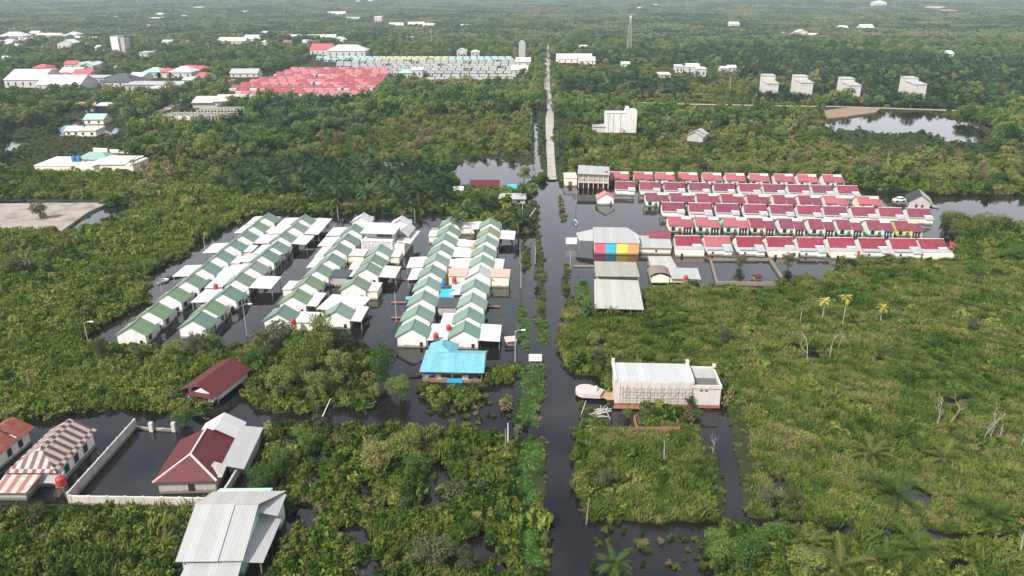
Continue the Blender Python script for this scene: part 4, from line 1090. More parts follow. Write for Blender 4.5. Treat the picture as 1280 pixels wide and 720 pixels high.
for a in [
 (30,110,46,34,6,'long white gable warehouse at the far left beyond the wood',FW,W_PALE,'gable'),
 (74,114,54,26,4.5,'low white flat warehouse right of the gable warehouse',FW,W_PALE,'gable'),
 (103,104,56,14,4,'grey block wall building behind the low white warehouse',FG,W_GREY,'flat'),
 (146,109,40,24,4,'wide hall with dark grey pyramid roof among warehouses',FD,W_PALE,'hip'),
 (192,114,70,16,4.5,'long grey block walled compound right of the dark hall',FG,W_GREY,'flat'),
 (205,116,32,10,3,'small white hall in front of the grey compound',FW,W_PALE,'flat'),
 (190,98,22,20,5,'pale teal hip roof house behind the grey compound',FT,W_PALE,'hip'),
 (206,98,18,18,5,'red roof house between teal and white roofs',FR,W_PALE,'hip'),
 (226,98,28,20,5,'wide greyish white roof house behind the compound',FW,W_PALE,'hip'),
 (248,94,16,18,5,'small house with dark red roof by the access road',FR,W_PALE,'hip'),
 (50,92,16,16,5,'bright red roof house left of the white sheds',FR,W_PALE,'hip'),
 (60,96,14,16,4,'dusty red roof shed below the bright red roof',FR,W_PALE,'gable'),
 (88,87,14,14,5,'red roof house just left of the tilted white sheds',FR,W_PALE,'gable'),
 (99,88,10,20,5,'first narrow white gable shed beside the red roofs',FW,W_PALE,'gabley'),
 (110,89,13,22,5,'second wider white gable shed beside the red roofs',FW,W_PALE,'gabley'),
 (88,97,26,16,4,'long white roof house in front of the white sheds',FW,W_PALE,'gable'),
 (102,99,22,16,4,'red and white roof house right of the long white roof',FR,W_PALE,'gable'),
 (78,100,12,12,4,'brown red roof cottage beside big dark tree',FR,W_CREAM,'hip'),
 (84,64,22,18,9,'large white gabled house in the left town',FW,W_PALE,'gabley'),
 (104,62,10,14,5,'little dark red roof house beside the large white gabled house',FR,W_PALE,'gable'),
 (125,65,11,14,5,'small white roof house left of the pale tower block',FW,W_PALE,'gable'),
 (15,52,30,24,7,'wide white hip roof hall at the far left of town',FW,W_PALE,'hip'),
 (6,60,16,16,5,'white low shed at the left picture edge',FW,W_PALE,'gable'),
 (42,48,12,20,6,'first white roof in the far left town row',FW,W_PALE,'gable'),
 (51,49,9,18,5,'faded pink roof in the far left town row',FC,W_PALE,'gable'),
 (61,49,10,18,5,'second white roof in the far left town row',FW,W_PALE,'gable'),
 (70,49,10,18,5,'third pinkish roof in the far left town row',FC,W_PALE,'gable'),
 (79,50,9,18,5,'grey roof at the right end of the far town row',FG,W_PALE,'gable'),
 (90,49,14,20,6,'white hip roof right behind the large white gabled house',FW,W_PALE,'hip'),
 (115,53,9,16,5,'small pale house at the edge of the left town',FW,W_PALE,'gable'),
 (57,63,9,14,4,'pale shed half hidden by trees in left town',FC,W_PALE,'gable'),
 (112,27,5,24,6,'first tiny white roof in the far forest strip',FW,W_PALE,'gable'),
 (126,28,8,24,6,'second tiny white roof in the far forest strip',FW,W_PALE,'gable'),
 (142,28,6,24,6,'third tiny white roof in the far forest strip',FW,W_PALE,'gable'),
 (157,28,8,24,6,'fourth tiny white roof in the far forest strip',FW,W_PALE,'gable'),
 (192,30,16,30,8,'white compound in the far forest clearing on the left',FW,W_PALE,'flat'),
 (200,26,7,24,9,'white two storey house above the far compound',FW,W_PALE,'gable'),
 (229,27,6,24,6,'lone white roof right of the far compound',FW,W_PALE,'gable'),
 (248,17,10,30,10,'pale square building in the farthest forest on the left',FC,W_PALE,'flat'),
 (183,38,6,18,5,'pale shed below the far forest compound',FW,W_PALE,'gable'),
 (208,58,12,16,5,'pale green roof house right of the tower block',FT,W_PALE,'gable'),
 (231,58,12,14,4,'dusty red roof house among the middle trees',FR,W_PALE,'gable'),
 (182,72,14,14,5,'grey unfinished house among left trees',FG,W_CONC,'flat'),
 (8,79,14,12,4,'white shed at the left edge above the wood',FW,W_PALE,'gable'),
 (18,79,8,12,4,'red shed beside the left edge white shed',FR,W_PALE,'gable'),
 (290,56,34,18,5,'long pinkish white roof in the middle town row',FC,W_PALE,'gable'),
 (316,54,22,20,6,'broad white roof in the middle town row',FW,W_PALE,'gable'),
 (330,50,16,20,8,'taller white house in the middle town row',FW,W_PALE,'hip'),
 (352,51,20,20,5,'white roof with red gable in the middle town row',FR,W_PALE,'gable'),
 (372,53,22,18,6,'wide white roof left of the pink town roofs',FW,W_PALE,'gable'),
 (392,52,18,18,5,'faded pink roof in the middle town row',FC,W_PALE,'gable'),
 (410,53,18,18,6,'white roof at the right of the middle town row',FW,W_PALE,'gable'),
 (424,54,14,18,5,'rightmost pale roof in the middle town row',FC,W_PALE,'hip'),
 (332,62,9,12,9,'white domed looking house in trees',FW,W_PALE,'hip'),
 (306,22,6,30,7,'tiny white roof on the far centre left horizon',FW,W_PALE,'gable'),
 (322,9,10,40,10,'faint white roof near the horizon on the left',FW,W_PALE,'gable'),
 (364,8,14,40,10,'white hall near the horizon left of centre',FW,W_PALE,'hip'),
 (420,23,22,30,6,'scattered long white roof in the far centre left forest',FW,W_PALE,'gable'),
 (440,27,18,26,6,'white roof cluster house above the estate wood',FW,W_PALE,'flat'),
 (473,33,9,18,16,'pale square tower block beyond the estate',FC,W_PALE,'flat'),
 (447,10,4,40,14,'left white dome like house near the horizon',FW,W_PALE,'hip'),
 (463,9,5,40,14,'right white dome like house near the horizon',FW,W_PALE,'hip'),
 (486,15,6,30,8,'white roof under the two horizon houses',FW,W_PALE,'gable'),
 (495,37,18,20,6,'pale house row in the centre forest',FW,W_PALE,'gable'),
 (520,36,20,20,6,'long pale roof in the centre forest',FC,W_PALE,'gable'),
 (536,38,14,20,6,'white roof at the end of the centre forest houses',FW,W_PALE,'gable'),
 (513,53,10,14,5,'small bright white roof near the estate trees',FW,W_PALE,'gable'),
 (581,38,10,20,6,'lone white roof in the forest left of the road',FW,W_PALE,'gable'),
 (577,71,12,16,6,'white gabled house at the back of the estate',FW,W_PALE,'gabley'),
 (594,71,10,16,5,'small pale hip house at the back of the estate',FC,W_PALE,'hip'),
 (401,70,26,30,7,'white hall with red ridge at the back of the red estate',FR,W_PALE,'gable'),
 (433,72,48,26,7,'very long white roof hall behind the red estate',FW,W_PALE,'hip'),
 (305,97,34,14,3.5,'long grey white roof along the access road',FG,W_PALE,'gable'),
 (521,97,14,14,6,'white square house in front of the grey roofs',FW,W_PALE,'flat'),
 (507,99,16,12,5,'teal roof house in front of the grey roofs',FT,W_PALE,'hip'),
 (654,84,18,24,5,'white stepped market roof at the road end of the estate',FW,W_PALE,'gable'),
 (650,93,20,16,4,'cream house below the white market roof',FC,W_PALE,'gable'),
 (718,79,44,18,4.5,'long low white school roof right of the road',FW,W_CREAM,'gable'),
 (734,81,20,14,4,'cream walled wing of the white school',FW,W_CREAM,'gable'),
 (728,64,12,14,4,'pale hut in forest right of the road',FW,W_PALE,'gable'),
 (849,92,9,10,6,'white square house left of the far cottages',FW,W_PALE,'flat'),
 (866,91,16,12,5,'wide white roofed far cottage',FW,W_PALE,'gable'),
 (876,97,12,10,7,'white house with dark windows below the far cottages',FW,W_PALE,'flat'),
 (831,98,14,12,3,'low ruined white walls in the clearing',FC,W_PALE,'flat'),
 (905,91,8,10,4,'first small white shed right of the far cottages',FW,W_PALE,'gable'),
 (915,90,10,10,4,'second small white shed right of the far cottages',FW,W_PALE,'gable'),
 (782,84,10,10,3,'small white shed on the far track',FW,W_PALE,'gable'),
 (918,37,12,24,8,'white roof in the right forest at the upper left',FW,W_PALE,'gable'),
 (985,49,14,18,6,'first white house of the right forest clearing',FW,W_PALE,'gable'),
 (1003,49,12,20,10,'tall white house of the right forest clearing',FW,W_PALE,'gabley'),
 (1018,50,12,18,6,'third pale house of the right forest clearing',FC,W_PALE,'gable'),
 (1084,40,16,22,6,'long white roof below the forest hill',FW,W_PALE,'gable'),
 (1055,40,10,22,6,'small white roof left of the long white roof below the hill',FW,W_PALE,'gable'),
 (1101,13,12,50,16,'white villa on the forest ridge',FW,W_PALE,'hip'),
 (1172,17,18,40,14,'salmon building on the right forest hill',plain('salmon_roof',(.6,.32,.25),.7),W_PEACH,'flat'),
 (1186,20,18,40,9,'lower salmon wing on the right forest hill',MATS['salmon_roof'],W_PEACH,'flat'),
 (1185,73,13,14,5,'lone pale blue roof house in the right forest',plain('pale_blue_roof',(.55,.6,.65),.6),W_PALE,'gable'),
 (820,13,5,40,9,'tiny pale roof near the horizon right of the mast',FW,W_PALE,'gable'),
 (800,16,5,40,9,'tiny white roof left of the horizon right of centre',FW,W_PALE,'gable'),
 (106,141,22,10,3.4,'rusty pink roofed shed beside the flooded wood',plain('rusty_pink_roof',(.42,.25,.2),.7),W_GREY,'gable'),
 (134,143,26,8,5,'open shed with thin white roof beside the rusty shed',FW,DARK,'flat'),
 (118,156,24,10,3,'heap roofed pale teal shed at the flooded bend',FT,W_CREAM,'gable'),
 (91,170,18,9,2.6,'low white roof with blue sheet beside the flooded bend',FW,W_CREAM,'gable'),
 (110,171,22,9,3,'cream walled yard house at the flooded bend',FC,W_CREAM,'flat'),
 (85,168,12,5,2.6,'deep blue sheet roof lying beside the low white roof',TARP,W_GREY,'flat'),
 (606,240,34,6,2.4,'dark red roof hut on the pond edge behind the palms',R_RUST,W_CREAM,'gable'),
 (641,256,30,5,2.2,'pale boarded shelter beside the road palms',R_WHITEX,W_PALE,'gable'),
 (640,246,9,4,2.6,'small turquoise roof kiosk beside the dark red hut',TARP,W_PALE,'flat'),
 (573,245,10,5,2.2,'little white hut among the palms by the pond',FW,W_CREAM,'gable'),
 ]:
    far_house(*a)
A = G(141, 67); w = (G(151, 67) - A).length
t = thing('tower_block', 'weathered cream tower block in the left town', 'building', (A.x, A.y, 0), -.15); keep(A.x + 5, A.y + 5, 12)
mb = MB(); mb.box(0, w, 0, 12, -1, 18.5); part('wall', mb, W_CREAM, t)
mb = MB(); mb.box(w + .02, w * 1.7, 2, 12, -1, 16.5); part('side_block', mb, W_GREY, t)
mb = MB(); mb.box(-.2, w + .2, -.2, 12.2, 18.5, 19.3); part('roof', mb, FG, t)
A = G(648.5, 78); w = (G(656.5, 78) - A).length
t = thing('slim_tower', 'slim grey concrete tower at the end of the estate', 'building', (A.x, A.y, 0), 0); keep(A.x + 3, A.y + 3, 8)
mb = MB(); mb.box(0, w, 0, 7, -1, 19.5); part('wall', mb, W_GREY, t)
mb = MB(); mb.box(w * .2, w * .8, 1, 6, 19.5, 21); part('roof', mb, W_GREY, t)
for k in range(6):
    mb = MB(); mb.box(w * .25, w * .75, -.06, 0, 2 + k * 2.9, 3 + k * 2.9); part('window', mb, FG, t)

# distant dense estates: one mesh per small house
def mini_house(key, roofm, wallm=W_PALE):
    if key not in CACHE:
        mb = MB(); mb.gable_wall(-3.1, 3.1, 0, 6.6, -1, 2.5, 3.7, 'x', 0)
        mb.slab([(-3.2, -.4, 2.45), (.5, -.4, 2.45), (.5, 3.3, 3.95), (-3.2, 3.3, 3.95)], .15, 1); mb.slab([(.55, -1.2, 2.3), (3.0, -1.2, 2.3), (3.0, 3.3, 3.75), (.55, 3.3, 3.75)], .15, 1); mb.slab([(-3.2, 3.35, 3.95), (3.0, 3.35, 3.95), (3.0, 7, 2.4), (-3.2, 7, 2.4)], .15, 1)
        if 'red' in key or 'rose' in key: mb.box(-3.3, 2.2, -4.6, -1.3, -.5, 2.2, 0)
        mb.box(-2.2, -1.0, -.05, 0, .6, 2.0, 2); mb.box(1.0, 2.4, -.05, 0, 0, 2.2, 2)
        CACHE[key] = mb.mesh(key, [wallm, roofm, GLASS])
    return CACHE[key]
ER = [plain('estate_red_roof', (.30, .06, .075), .6, .3, 0, .3, .2), plain('estate_rose_roof', (.42, .13, .14), .6, .3, 0, .3, .2)]
EG = [plain('estate_grey_pink_roof', (.27, .255, .25), .6, .3, 0, .3, .2), plain('estate_beige_roof', (.27, .30, .265), .6, .3, 0, .3, .2)]
ET = [plain('estate_teal_roof', (.25, .40, .38), .6, .3, 0, .3, .2)]
EY = [plain('estate_lime_roof', (.36, .38, .19), .6, .3, 0, .3, .2)]
def estate_row(y, x0, x1, pick):
    A = G(x0, y); B = G(x1, y); n = max(2, int((B - A).length / 7.3))
    for i in range(n):
        p = A + (B - A) * ((i + .5) / n); mats, nm, lab, grp = pick(proj(p.x, p.y)[0], y)
        if random.random() < .04: continue
        m = random.choice(mats)
        o = link(nm, mini_house(nm + m.name, m)); o.location = (p.x, p.y + random.uniform(-.8, .8), 0); o.rotation_euler = (0, 0, random.uniform(-.03, .03) - .05)
        tag(o, lab, 'house', grp); keep(p.x, p.y + 4, 6.5)
def pick_red(px, y): return ER, 'red_estate_house', 'small white house with red roof in the dense red estate beyond the wood', 'rows of the distant red estate'
def pick_grey(px, y):
    if y < 78.5: 
        if 470 < px < 560: return EY, 'lime_estate_house', 'small house with lime roof at the back of the grey estate', 'lime roofs of the distant estate'
        return ET, 'teal_estate_house', 'small house with teal roof at the back of the grey estate', 'teal roofs of the distant estate'
    return EG, 'grey_estate_house', 'small house with greyish pink roof in the dense estate left of the road', 'grey roofs of the distant estate'
for y, a, b in ((117.5,296,462),(121.3,300,452),(113.5,288,470),(109.5,300,474),(105.8,312,478),(102.3,322,480),(99,332,484),(95.8,344,486),(92.8,354,486),(90,362,486)): estate_row(y, a, b, pick_red)
for y, a, b in ((103,532,640),(99,540,646),(95,480,640),(91.5,486,642),(88.3,440,642),(85.3,420,645),(82.4,420,645),(79.6,440,645),(77.4,405,642),(75.4,395,640)): estate_row(y, a, b, pick_grey)

for zone, k, lab, grp in (((0, 100, 44, 62), 22, 'small pale roofed house among the trees of the far left town', 'far left town houses'), ((285, 435, 46, 58), 22, 'small pale roofed house in the town strip behind the red estate', 'town strip houses'), ((120, 260, 88, 112), 10, 'small roofed shed between the warehouses on the left', 'sheds between the warehouses'), ((470, 560, 33, 42), 10, 'small pale house in the centre forest behind the estates', 'centre forest houses')):
    for i in range(k):
        p = G(random.uniform(zone[0], zone[1]), random.uniform(zone[2], zone[3])); m = random.choice([FW, FW, FC, FG, FR])
        if any(abs(p.x - f[0]) < f[2] + 6 and abs(p.y - f[1]) < f[2] + 6 for f in FOOT): continue
        o = link('town_house', mini_house('town' + m.name, m)); s = random.uniform(1.1, 2.0); o.scale = (s * 1.2, s, s * .95); o.location = (p.x, p.y, float(hills(p.x, p.y))); o.rotation_euler = (0, 0, random.uniform(-.4, .4))
        tag(o, lab, 'house', grp); keep(p.x, p.y + 5, 9)
# ------------------------------------------------------------------ masts, poles, signs
loc = G(786, 66)
t = thing('lattice_mast', 'tall steel lattice telecom mast above the far palms', 'mast', loc)
mb = MB(); Hm = 43
def lp(k, u): r = 2.2 * (1 - u) + .55; return (r * (1 if k in (0, 3) else -1), r * (1 if k < 2 else -1), u * Hm)
for k in range(4): mb.tube([lp(k, 0), lp(k, 1)], [.22, .14], 5)
part('leg', mb, STEEL, t)
mb = MB()
for s in range(14):
    for k in range(4):
        l = (k + 1) % 4; mb.tube([lp(k, s / 14), lp(l, (s + 1) / 14)], .1, 4); mb.tube([lp(l, s / 14), lp(k, (s + 1) / 14)], .1, 4); mb.tube([lp(k, s / 14), lp(l, s / 14)], .09, 4)
part('bracing', mb, STEEL, t)
mb = MB()
for k in range(5): a = k * 1.256; mb.box(1.1 * cos(a) - .25, 1.1 * cos(a) + .25, 1.1 * sin(a) - .25, 1.1 * sin(a) + .25, Hm - 5, Hm - 2.4)
for k in range(3): a = k * 2.1; mb.lathe([(.01, Hm - 9 + k * 1.2), (.7, Hm - 8.8 + k * 1.2), (.7, Hm - 8.4 + k * 1.2), (.01, Hm - 8.3 + k * 1.2)], 10, 0, (1.2 * cos(a), 1.2 * sin(a)))
part('antenna', mb, WHITEP, t)
def pole(px, py, h, label, arm=None, lean=0, mat=POLE, name='utility_pole', r=.1, z0=-.8):
    loc = G(px, py); t = thing(name, label, 'pole', (loc.x, loc.y, 0)); t.rotation_euler = (0, lean, 0)
    mb = MB(); mb.tube([(0, 0, z0), (0, 0, h)], [r * 1.25, r * .75], 8); part('shaft', mb, mat, t)
    if arm == 'lamp':
        mb = MB(); mb.tube([(0, 0, h - .3), (.5, 0, h + .1), (1.4, 0, h + .15)], .05, 6); part('arm', mb, STEEL, t)
        mb = MB(); mb.box(1.2, 2.0, -.14, .14, h + .08, h + .24); part('lamp_head', mb, WHITEP, t)
    elif arm == 'cross':
        mb = MB(); mb.box(-.9, .9, -.06, .06, h - .5, h - .36); part('crossarm', mb, WOOD, t)
        for x in (-.75, 0, .75): 
            mb = MB(); mb.lathe([(.06, h - .36), (.09, h - .28), (.05, h - .18), (.01, h - .17)], 7, 0, (x, 0)); part('insulator', mb, WHITEP, t)
    return t
pole(644, 456, 7.5, 'street lamp pole on the flooded left verge near the turquoise roof', 'lamp')
pole(495.6, 402, 7.2, 'slim pole in the flooded street between fourth and fifth rows')
pole(309, 420, 7.4, 'lamp pole in the flooded street below the second row', 'lamp')
pole(203, 368, 4.0, 'short pole with lamp by the boats left of the green roofs', 'lamp')
pole(258, 322, 6.0, 'slim pole in open water left of the outermost green row')
pole(635, 562, 5.0, 'pale bare post at the corner of the cross canal', None, 0, plain('whitewashed_post', (.62, .6, .56), .8))
pole(632, 566, 4.5, 'dark bare post beside the pale post at the canal corner', None, 0, WOOD)
pole(653, 279, 7.0, 'whitish pole standing in the road palms', 'cross', 0, MATS['whitewashed_post'])
pole(654, 282, 7.0, 'whitish pole leaning through the road palms', None, .6, MATS['whitewashed_post'], 'leaning_pole')
pole(651, 360, 6.5, 'thin pole on the left verge level with the median bush', None)
pole(650, 330, 6.0, 'thin pole beside the row of potted bushes', None)
pole(669, 210, 7.0, 'utility pole left of the dry road', 'cross')
pole(664, 160, 8.0, 'far utility pole beside the ditch', 'cross')
pole(669, 330, 5.0, 'thin pole on the median strip', None)
pole(720, 256, 5.5, 'thin pole in the flooded yard by the blue boat', None)
pole(713, 335, 5.0, 'thin pole beside the white signboard right of the road', None)
pole(733, 655, 4.5, 'bare grey post on the right road edge at the bottom', None, .05, WOOD)
pole(723, 540, 3.0, 'leaning stake beside the plank raft', None, .2, WOOD, 'wooden_stake', .06)
pole(726, 520, 3.2, 'pale stake in the water beside the plank raft', None, .25, MATS['whitewashed_post'], 'wooden_stake', .06)
pole(830, 583, 4.6, 'lone bleached post in the grassy plot', None, -.06, DEADW, 'wooden_stake', .08)
pole(423, 275, 5.0, 'thin pole at the far end of the street before the palms', None)
pole(519, 281, 5.0, 'thin pole before the palms right of the two storey building', None)
pole(403, 521, 4.0, 'leaning broken post at the canal edge', None, .45, MATS['whitewashed_post'], 'wooden_stake', .1)
pole(110, 427, 4.5, 'lamp pole at the left end of the flooded street', 'lamp')
pole(540, 62, 22, 'thin far mast behind the estate', None, 0, STEEL, 'thin_mast', .3)
pole(262, 69, 14, 'tall thin chimney pole in the middle town', None, 0, STEEL, 'thin_mast', .3)
run = [G(644, 456, 7.0), G(651, 360, 6.3), G(653, 279, 6.6), G(669, 210, 6.6), G(664, 160, 7.6)]
t = thing('power_cable', 'thin dark power cables strung along the poles left of the road', 'cable', (run[0].x, run[0].y, 0))
for off in (-.5, .5):
    mb = MB(); o0 = Vector((run[0].x, run[0].y, 0)); pth = []
    for p, q in zip(run, run[1:]):
        for k in range(8): u = k / 8; c = p.lerp(q, u); pth.append((c.x + off - o0.x, c.y - o0.y, c.z - 1.1 * 4 * u * (1 - u)))
    mb.tube(pth, .025, 4); part('cable', mb, DARK, t)
def sign(px, py, w, h, zb, label):
    loc = G(px, py); t = thing('signboard', label, 'sign', (loc.x, loc.y, 0), 0)
    mb = MB(); mb.box(-w / 2, w / 2, -.06, .06, zb, zb + h); part('board', mb, WHITEP, t)
    for s in (-1, 1): mb = MB(); mb.box(s * w * .42 - .06, s * w * .42 + .06, .062, .16, -.9, zb + h); part('post', mb, STEEL, t)
sign(714, 309, 3.2, 1.9, 1.0, 'blank white signboard right of the flooded road')
sign(669, 454, 2.6, 1.5, .5, 'blank white signboard on the verge by the green floating plants')
loc = G(638, 431); t = thing('roadside_stall', 'small stall with pinkish roof beside the lamp pole', 'stall', loc, .2)
mb = MB(); mb.slab([(-1.2, -.9, 1.2), (1.2, -.9, 1.2), (1.2, .9, 1.6), (-1.2, .9, 1.6)], .08); part('roof', mb, plain('dusty_pink_sheet', (.5, .38, .35), .7), t)
for x in (-1, 1):
    for y in (-.7, .7): mb = MB(); mb.box(x - .06, x + .06, y - .06, y + .06, -.9, 1.2); part('post', mb, WOOD, t)
mb = MB(); mb.box(-1, 1, -.6, .6, -.3, .5); part('counter', mb, W_GREY, t)
loc = G(716, 333)
t = thing('footbridge', 'brown plank footway from the road to the rainbow building', 'footbridge', loc, 0)
mb = MB(); mb.box(0, 6.5, -.5, .5, .05, .2); part('deck', mb, WOOD, t)
# red footways and little gangways from the fifth row
for k, (px, py, lab) in enumerate([(489,398,'nearest'), (489,379,'middle'), (490,350,'farthest')]):
    loc = G(px, py); t = thing('plank_walkway', 'short brown plank walkway left of the fifth row, %s of three' % lab, 'walkway', loc, 0)
    mb = MB(); mb.box(0, 3.6, -.35, .35, .2, .3); part('deck', mb, BROWN, t); mb = MB(); mb.box(.2, .35, -.3, .3, -.9, .2); mb.box(3.2, 3.35, -.3, .3, -.9, .2); part('pile', mb, WOOD, t)
for k, (px, py, lab) in enumerate([(606,427,'nearest'), (607,384,'middle'), (610,330,'farthest')]):
    loc = G(px, py); t = thing('plank_walkway', 'short brown plank walkway right of the road side row, %s of three' % lab, 'walkway', loc, 0)
    mb = MB(); mb.box(0, 3.4, -.35, .35, .2, .3); part('deck', mb, BROWN, t); mb = MB(); mb.box(.2, .35, -.3, .3, -.9, .2); mb.box(3, 3.15, -.3, .3, -.9, .2); part('pile', mb, WOOD, t)

HAZE = 0.00011
EXPO = 0.64
# ------------------------------------------------------------------ vegetation prototypes
L_SHRUB = leaf_mat('shrub_leaves', [(.1,(0.015,0.038,0.008)), (.35,(0.038,0.077,0.013)), (.55,(0.071,0.115,0.017)), (.75,(0.113,0.141,0.025)), (.95,(0.150,0.132,0.042))])
L_GRASS = leaf_mat('grass_blades', [(.1,(0.028,0.061,0.011)), (.4,(0.071,0.116,0.019)), (.65,(0.119,0.150,0.032)), (.9,(0.190,0.176,0.062))], .25, .05, .28)
L_TREE = leaf_mat('tree_leaves', [(.1,(0.023,0.057,0.018)), (.4,(0.057,0.117,0.028)), (.6,(0.103,0.171,0.039)), (.8,(0.173,0.221,0.057)), (.97,(0.243,0.206,0.085))], .22, .012)
L_LIGHT = leaf_mat('pale_tree_leaves', [(.1,(0.085,0.116,0.026)), (.5,(0.152,0.182,0.046)), (.9,(0.242,0.230,0.079))], .25)
L_GREY = leaf_mat('grey_green_leaves', [(.1,(.05,.06,.03)), (.5,(.085,.10,.048)), (.9,(.14,.14,.075))], .25)
L_PALM = leaf_mat('palm_fronds', [(.1,(.012,.028,.012)), (.5,(.027,.056,.021)), (.85,(.060,.102,.036)), (1,(.10,.13,.045))], .12, .03, .08)
L_OPEN = leaf_mat('open_scrub_leaves', [(.1,(0.036,0.073,0.012)), (.4,(0.083,0.137,0.018)), (.65,(0.137,0.185,0.029)), (.9,(0.203,0.203,0.054))], .22)
L_WEED = leaf_mat('floating_weed', [(.1,(.03,.085,.014)), (.5,(.06,.15,.025)), (.9,(.10,.19,.045))], .2, .3)
L_DRY = leaf_mat('dry_foliage', [(.1,(.10,.07,.035)), (.5,(.17,.13,.06)), (.9,(.25,.20,.10))], .2)
L_YEL = leaf_mat('yellowing_fronds', [(.1,(.22,.19,.03)), (.5,(.38,.31,.05)), (.9,(.50,.42,.12))], .25)
L_FAR = leaf_mat('far_wood_leaves', [(.1,(0.021,0.047,0.022)), (.4,(0.047,0.089,0.034)), (.6,(0.085,0.136,0.047)), (.76,(0.166,0.200,0.069)), (.97,(0.248,0.193,0.110))], .15, .004)

def leaf_arrays(C, N, size, aspect, rs):
    n = len(C)
    N = N / np.maximum(1e-6, np.linalg.norm(N, axis=1))[:, None]
    r = rs.normal(size=(n, 3)); a = np.cross(N, r); a /= np.maximum(1e-6, np.linalg.norm(a, axis=1))[:, None]
    b = np.cross(N, a); s = (size * rs.uniform(.65, 1.35, n))[:, None]
    v = np.stack([C - a * s, C + b * s * aspect, C + a * s, C - b * s * aspect], 1)
    return v.reshape(-1, 3)

def mesh_of(name, V, mats, extra=None):
    me = bpy.data.meshes.new(name)
    nv = len(V); nf = nv // 4
    ev, ef, em = ([], [], []) if extra is None else (extra.v, extra.f, extra.mi)
    me.from_pydata(V.tolist() + list(ev), [], [(4 * i, 4 * i + 1, 4 * i + 2, 4 * i + 3) for i in range(nf)] + [tuple(nv + k for k in f) for f in ef])
    for m in mats: me.materials.append(m)
    me.polygons.foreach_set('material_index', [0] * nf + [1 + k for k in em]); me.update(); return me

def clump(rs, blobs, nleaf, size, aspect=.5, up=.35, jit=.55):
    """blobs: (x,y,z,r) foliage masses; leaves on their outer shells"""
    w = np.array([b[3] ** 2 for b in blobs]); cnt = rs.multinomial(nleaf, w / w.sum())
    Cs, Ns = [], []
    for (x, y, z, r), k in zip(blobs, cnt):
        d = rs.normal(size=(k, 3)); d[:, 2] = d[:, 2] * .8 + up; d /= np.linalg.norm(d, axis=1)[:, None]
        q = r * rs.uniform(.6, 1.08, k)[:, None]
        c = np.array([x, y, z]) + d * q * np.array([1, 1, .85]); Cs.append(c); Ns.append(d + rs.normal(size=(k, 3)) * jit)
    C = np.concatenate(Cs); N = np.concatenate(Ns); keepm = C[:, 2] > .02
    return leaf_arrays(C[keepm], N[keepm], size, aspect, rs)

def shrub_mesh(seed, R, h, n, size, mat, name='shrub'):
    rs = np.random.default_rng(seed); bl = []
    for k in range(9):
        a = rs.uniform(0, 2 * pi); q = R * rs.uniform(0, .8); bl.append((q * cos(a), q * sin(a), h * rs.uniform(.15, .75) * (1 - .35 * q / R), R * rs.uniform(.28, .48)))
    return mesh_of(name, clump(rs, bl, n, size), [mat])
def grass_mesh(seed, R, h, n, mat, wd=.05):
    rs = np.random.default_rng(seed)
    a = rs.uniform(0, 2 * pi, n); q = R * np.sqrt(rs.uniform(0, 1, n)); x = q * np.cos(a); y = q * np.sin(a)
    b = rs.uniform(0, 2 * pi, n); hh = h * rs.uniform(.5, 1.15, n); ln = hh * rs.uniform(.15, .75, n); w = wd * rs.uniform(.7, 1.5, n)
    d = np.stack([np.cos(b), np.sin(b), 0 * b], 1); s = np.stack([-np.sin(b), np.cos(b), 0 * b], 1)
    p0 = np.stack([x, y, 0 * x], 1); p1 = p0 + d * (ln * .3)[:, None] + np.array([0, 0, 1]) * (hh * .65)[:, None]; p2 = p0 + d * ln[:, None] + np.array([0, 0, 1]) * hh[:, None]
    V = np.stack([p0, p1 + s * w[:, None], p2, p1 - s * w[:, None]], 1).reshape(-1, 3)
    return mesh_of('grass_tuft', V, [mat])
def weed_mesh(seed, mat):
    rs = np.random.default_rng(seed); n = 90
    C = np.stack([rs.normal(size=n) * .55, rs.normal(size=n) * .55, rs.uniform(.04, .3, n)], 1); N = rs.normal(size=(n, 3)) * .45 + np.array([0, 0, 1])
    return mesh_of('weed', leaf_arrays(C, N, .16, .75, rs), [mat])

def trunk_mb(rs, h, r, spread, nl=5):
    mb = MB(); bend = rs.normal(size=2) * .25
    top = (bend[0], bend[1], h * .62)
    mb.tube([(0, 0, -.6), (bend[0] * .3, bend[1] * .3, h * .3), top], [r, r * .75, r * .5], 6)
    for k in range(nl):
        a = 2 * pi * k / nl + rs.uniform(-.4, .4); u = rs.uniform(.38, .62) * h; q = spread * rs.uniform(.5, .9)
        s = (bend[0] * u / h, bend[1] * u / h, u)
        mb.tube([s, (s[0] + q * .5 * cos(a), s[1] + q * .5 * sin(a), u + h * .14), (s[0] + q * cos(a), s[1] + q * sin(a), u + h * rs.uniform(.18, .3))], [r * .45, r * .3, r * .12], 5)
    return mb
def crown_leaves(rs, h, R, n, size, base=.35, nb=13):
    bl = []
    for k in range(nb):
        z = rs.uniform(base, .9); wd = R * (1.0 - abs((z - .58) / .55) ** 2.2) ; a = rs.uniform(0, 2 * pi); q = wd * rs.uniform(.25, .85)
        bl.append((q * cos(a), q * sin(a), z * h, R * rs.uniform(.26, .44)))
    bl.append((0, 0, .62 * h, R * .5))
    return clump(rs, bl, n, size)
def tree_parts(seed, h, R, n, size, mat, base=.35, nb=13):
    rs = np.random.default_rng(seed)
    return mesh_of('crown', crown_leaves(rs, h, R, n, size, base, nb), [mat]), trunk_mb(rs, h, .045 * h ** .8, R).mesh('trunk', BARK)
def tree_joined(seed, h, R, n, size, mat, base=.35, nb=13, name='far_tree'):
    rs = np.random.default_rng(seed)
    return mesh_of(name, crown_leaves(rs, h, R, n, size, base, nb), [mat, BARK], trunk_mb(rs, h, .045 * h ** .8, R, 3))

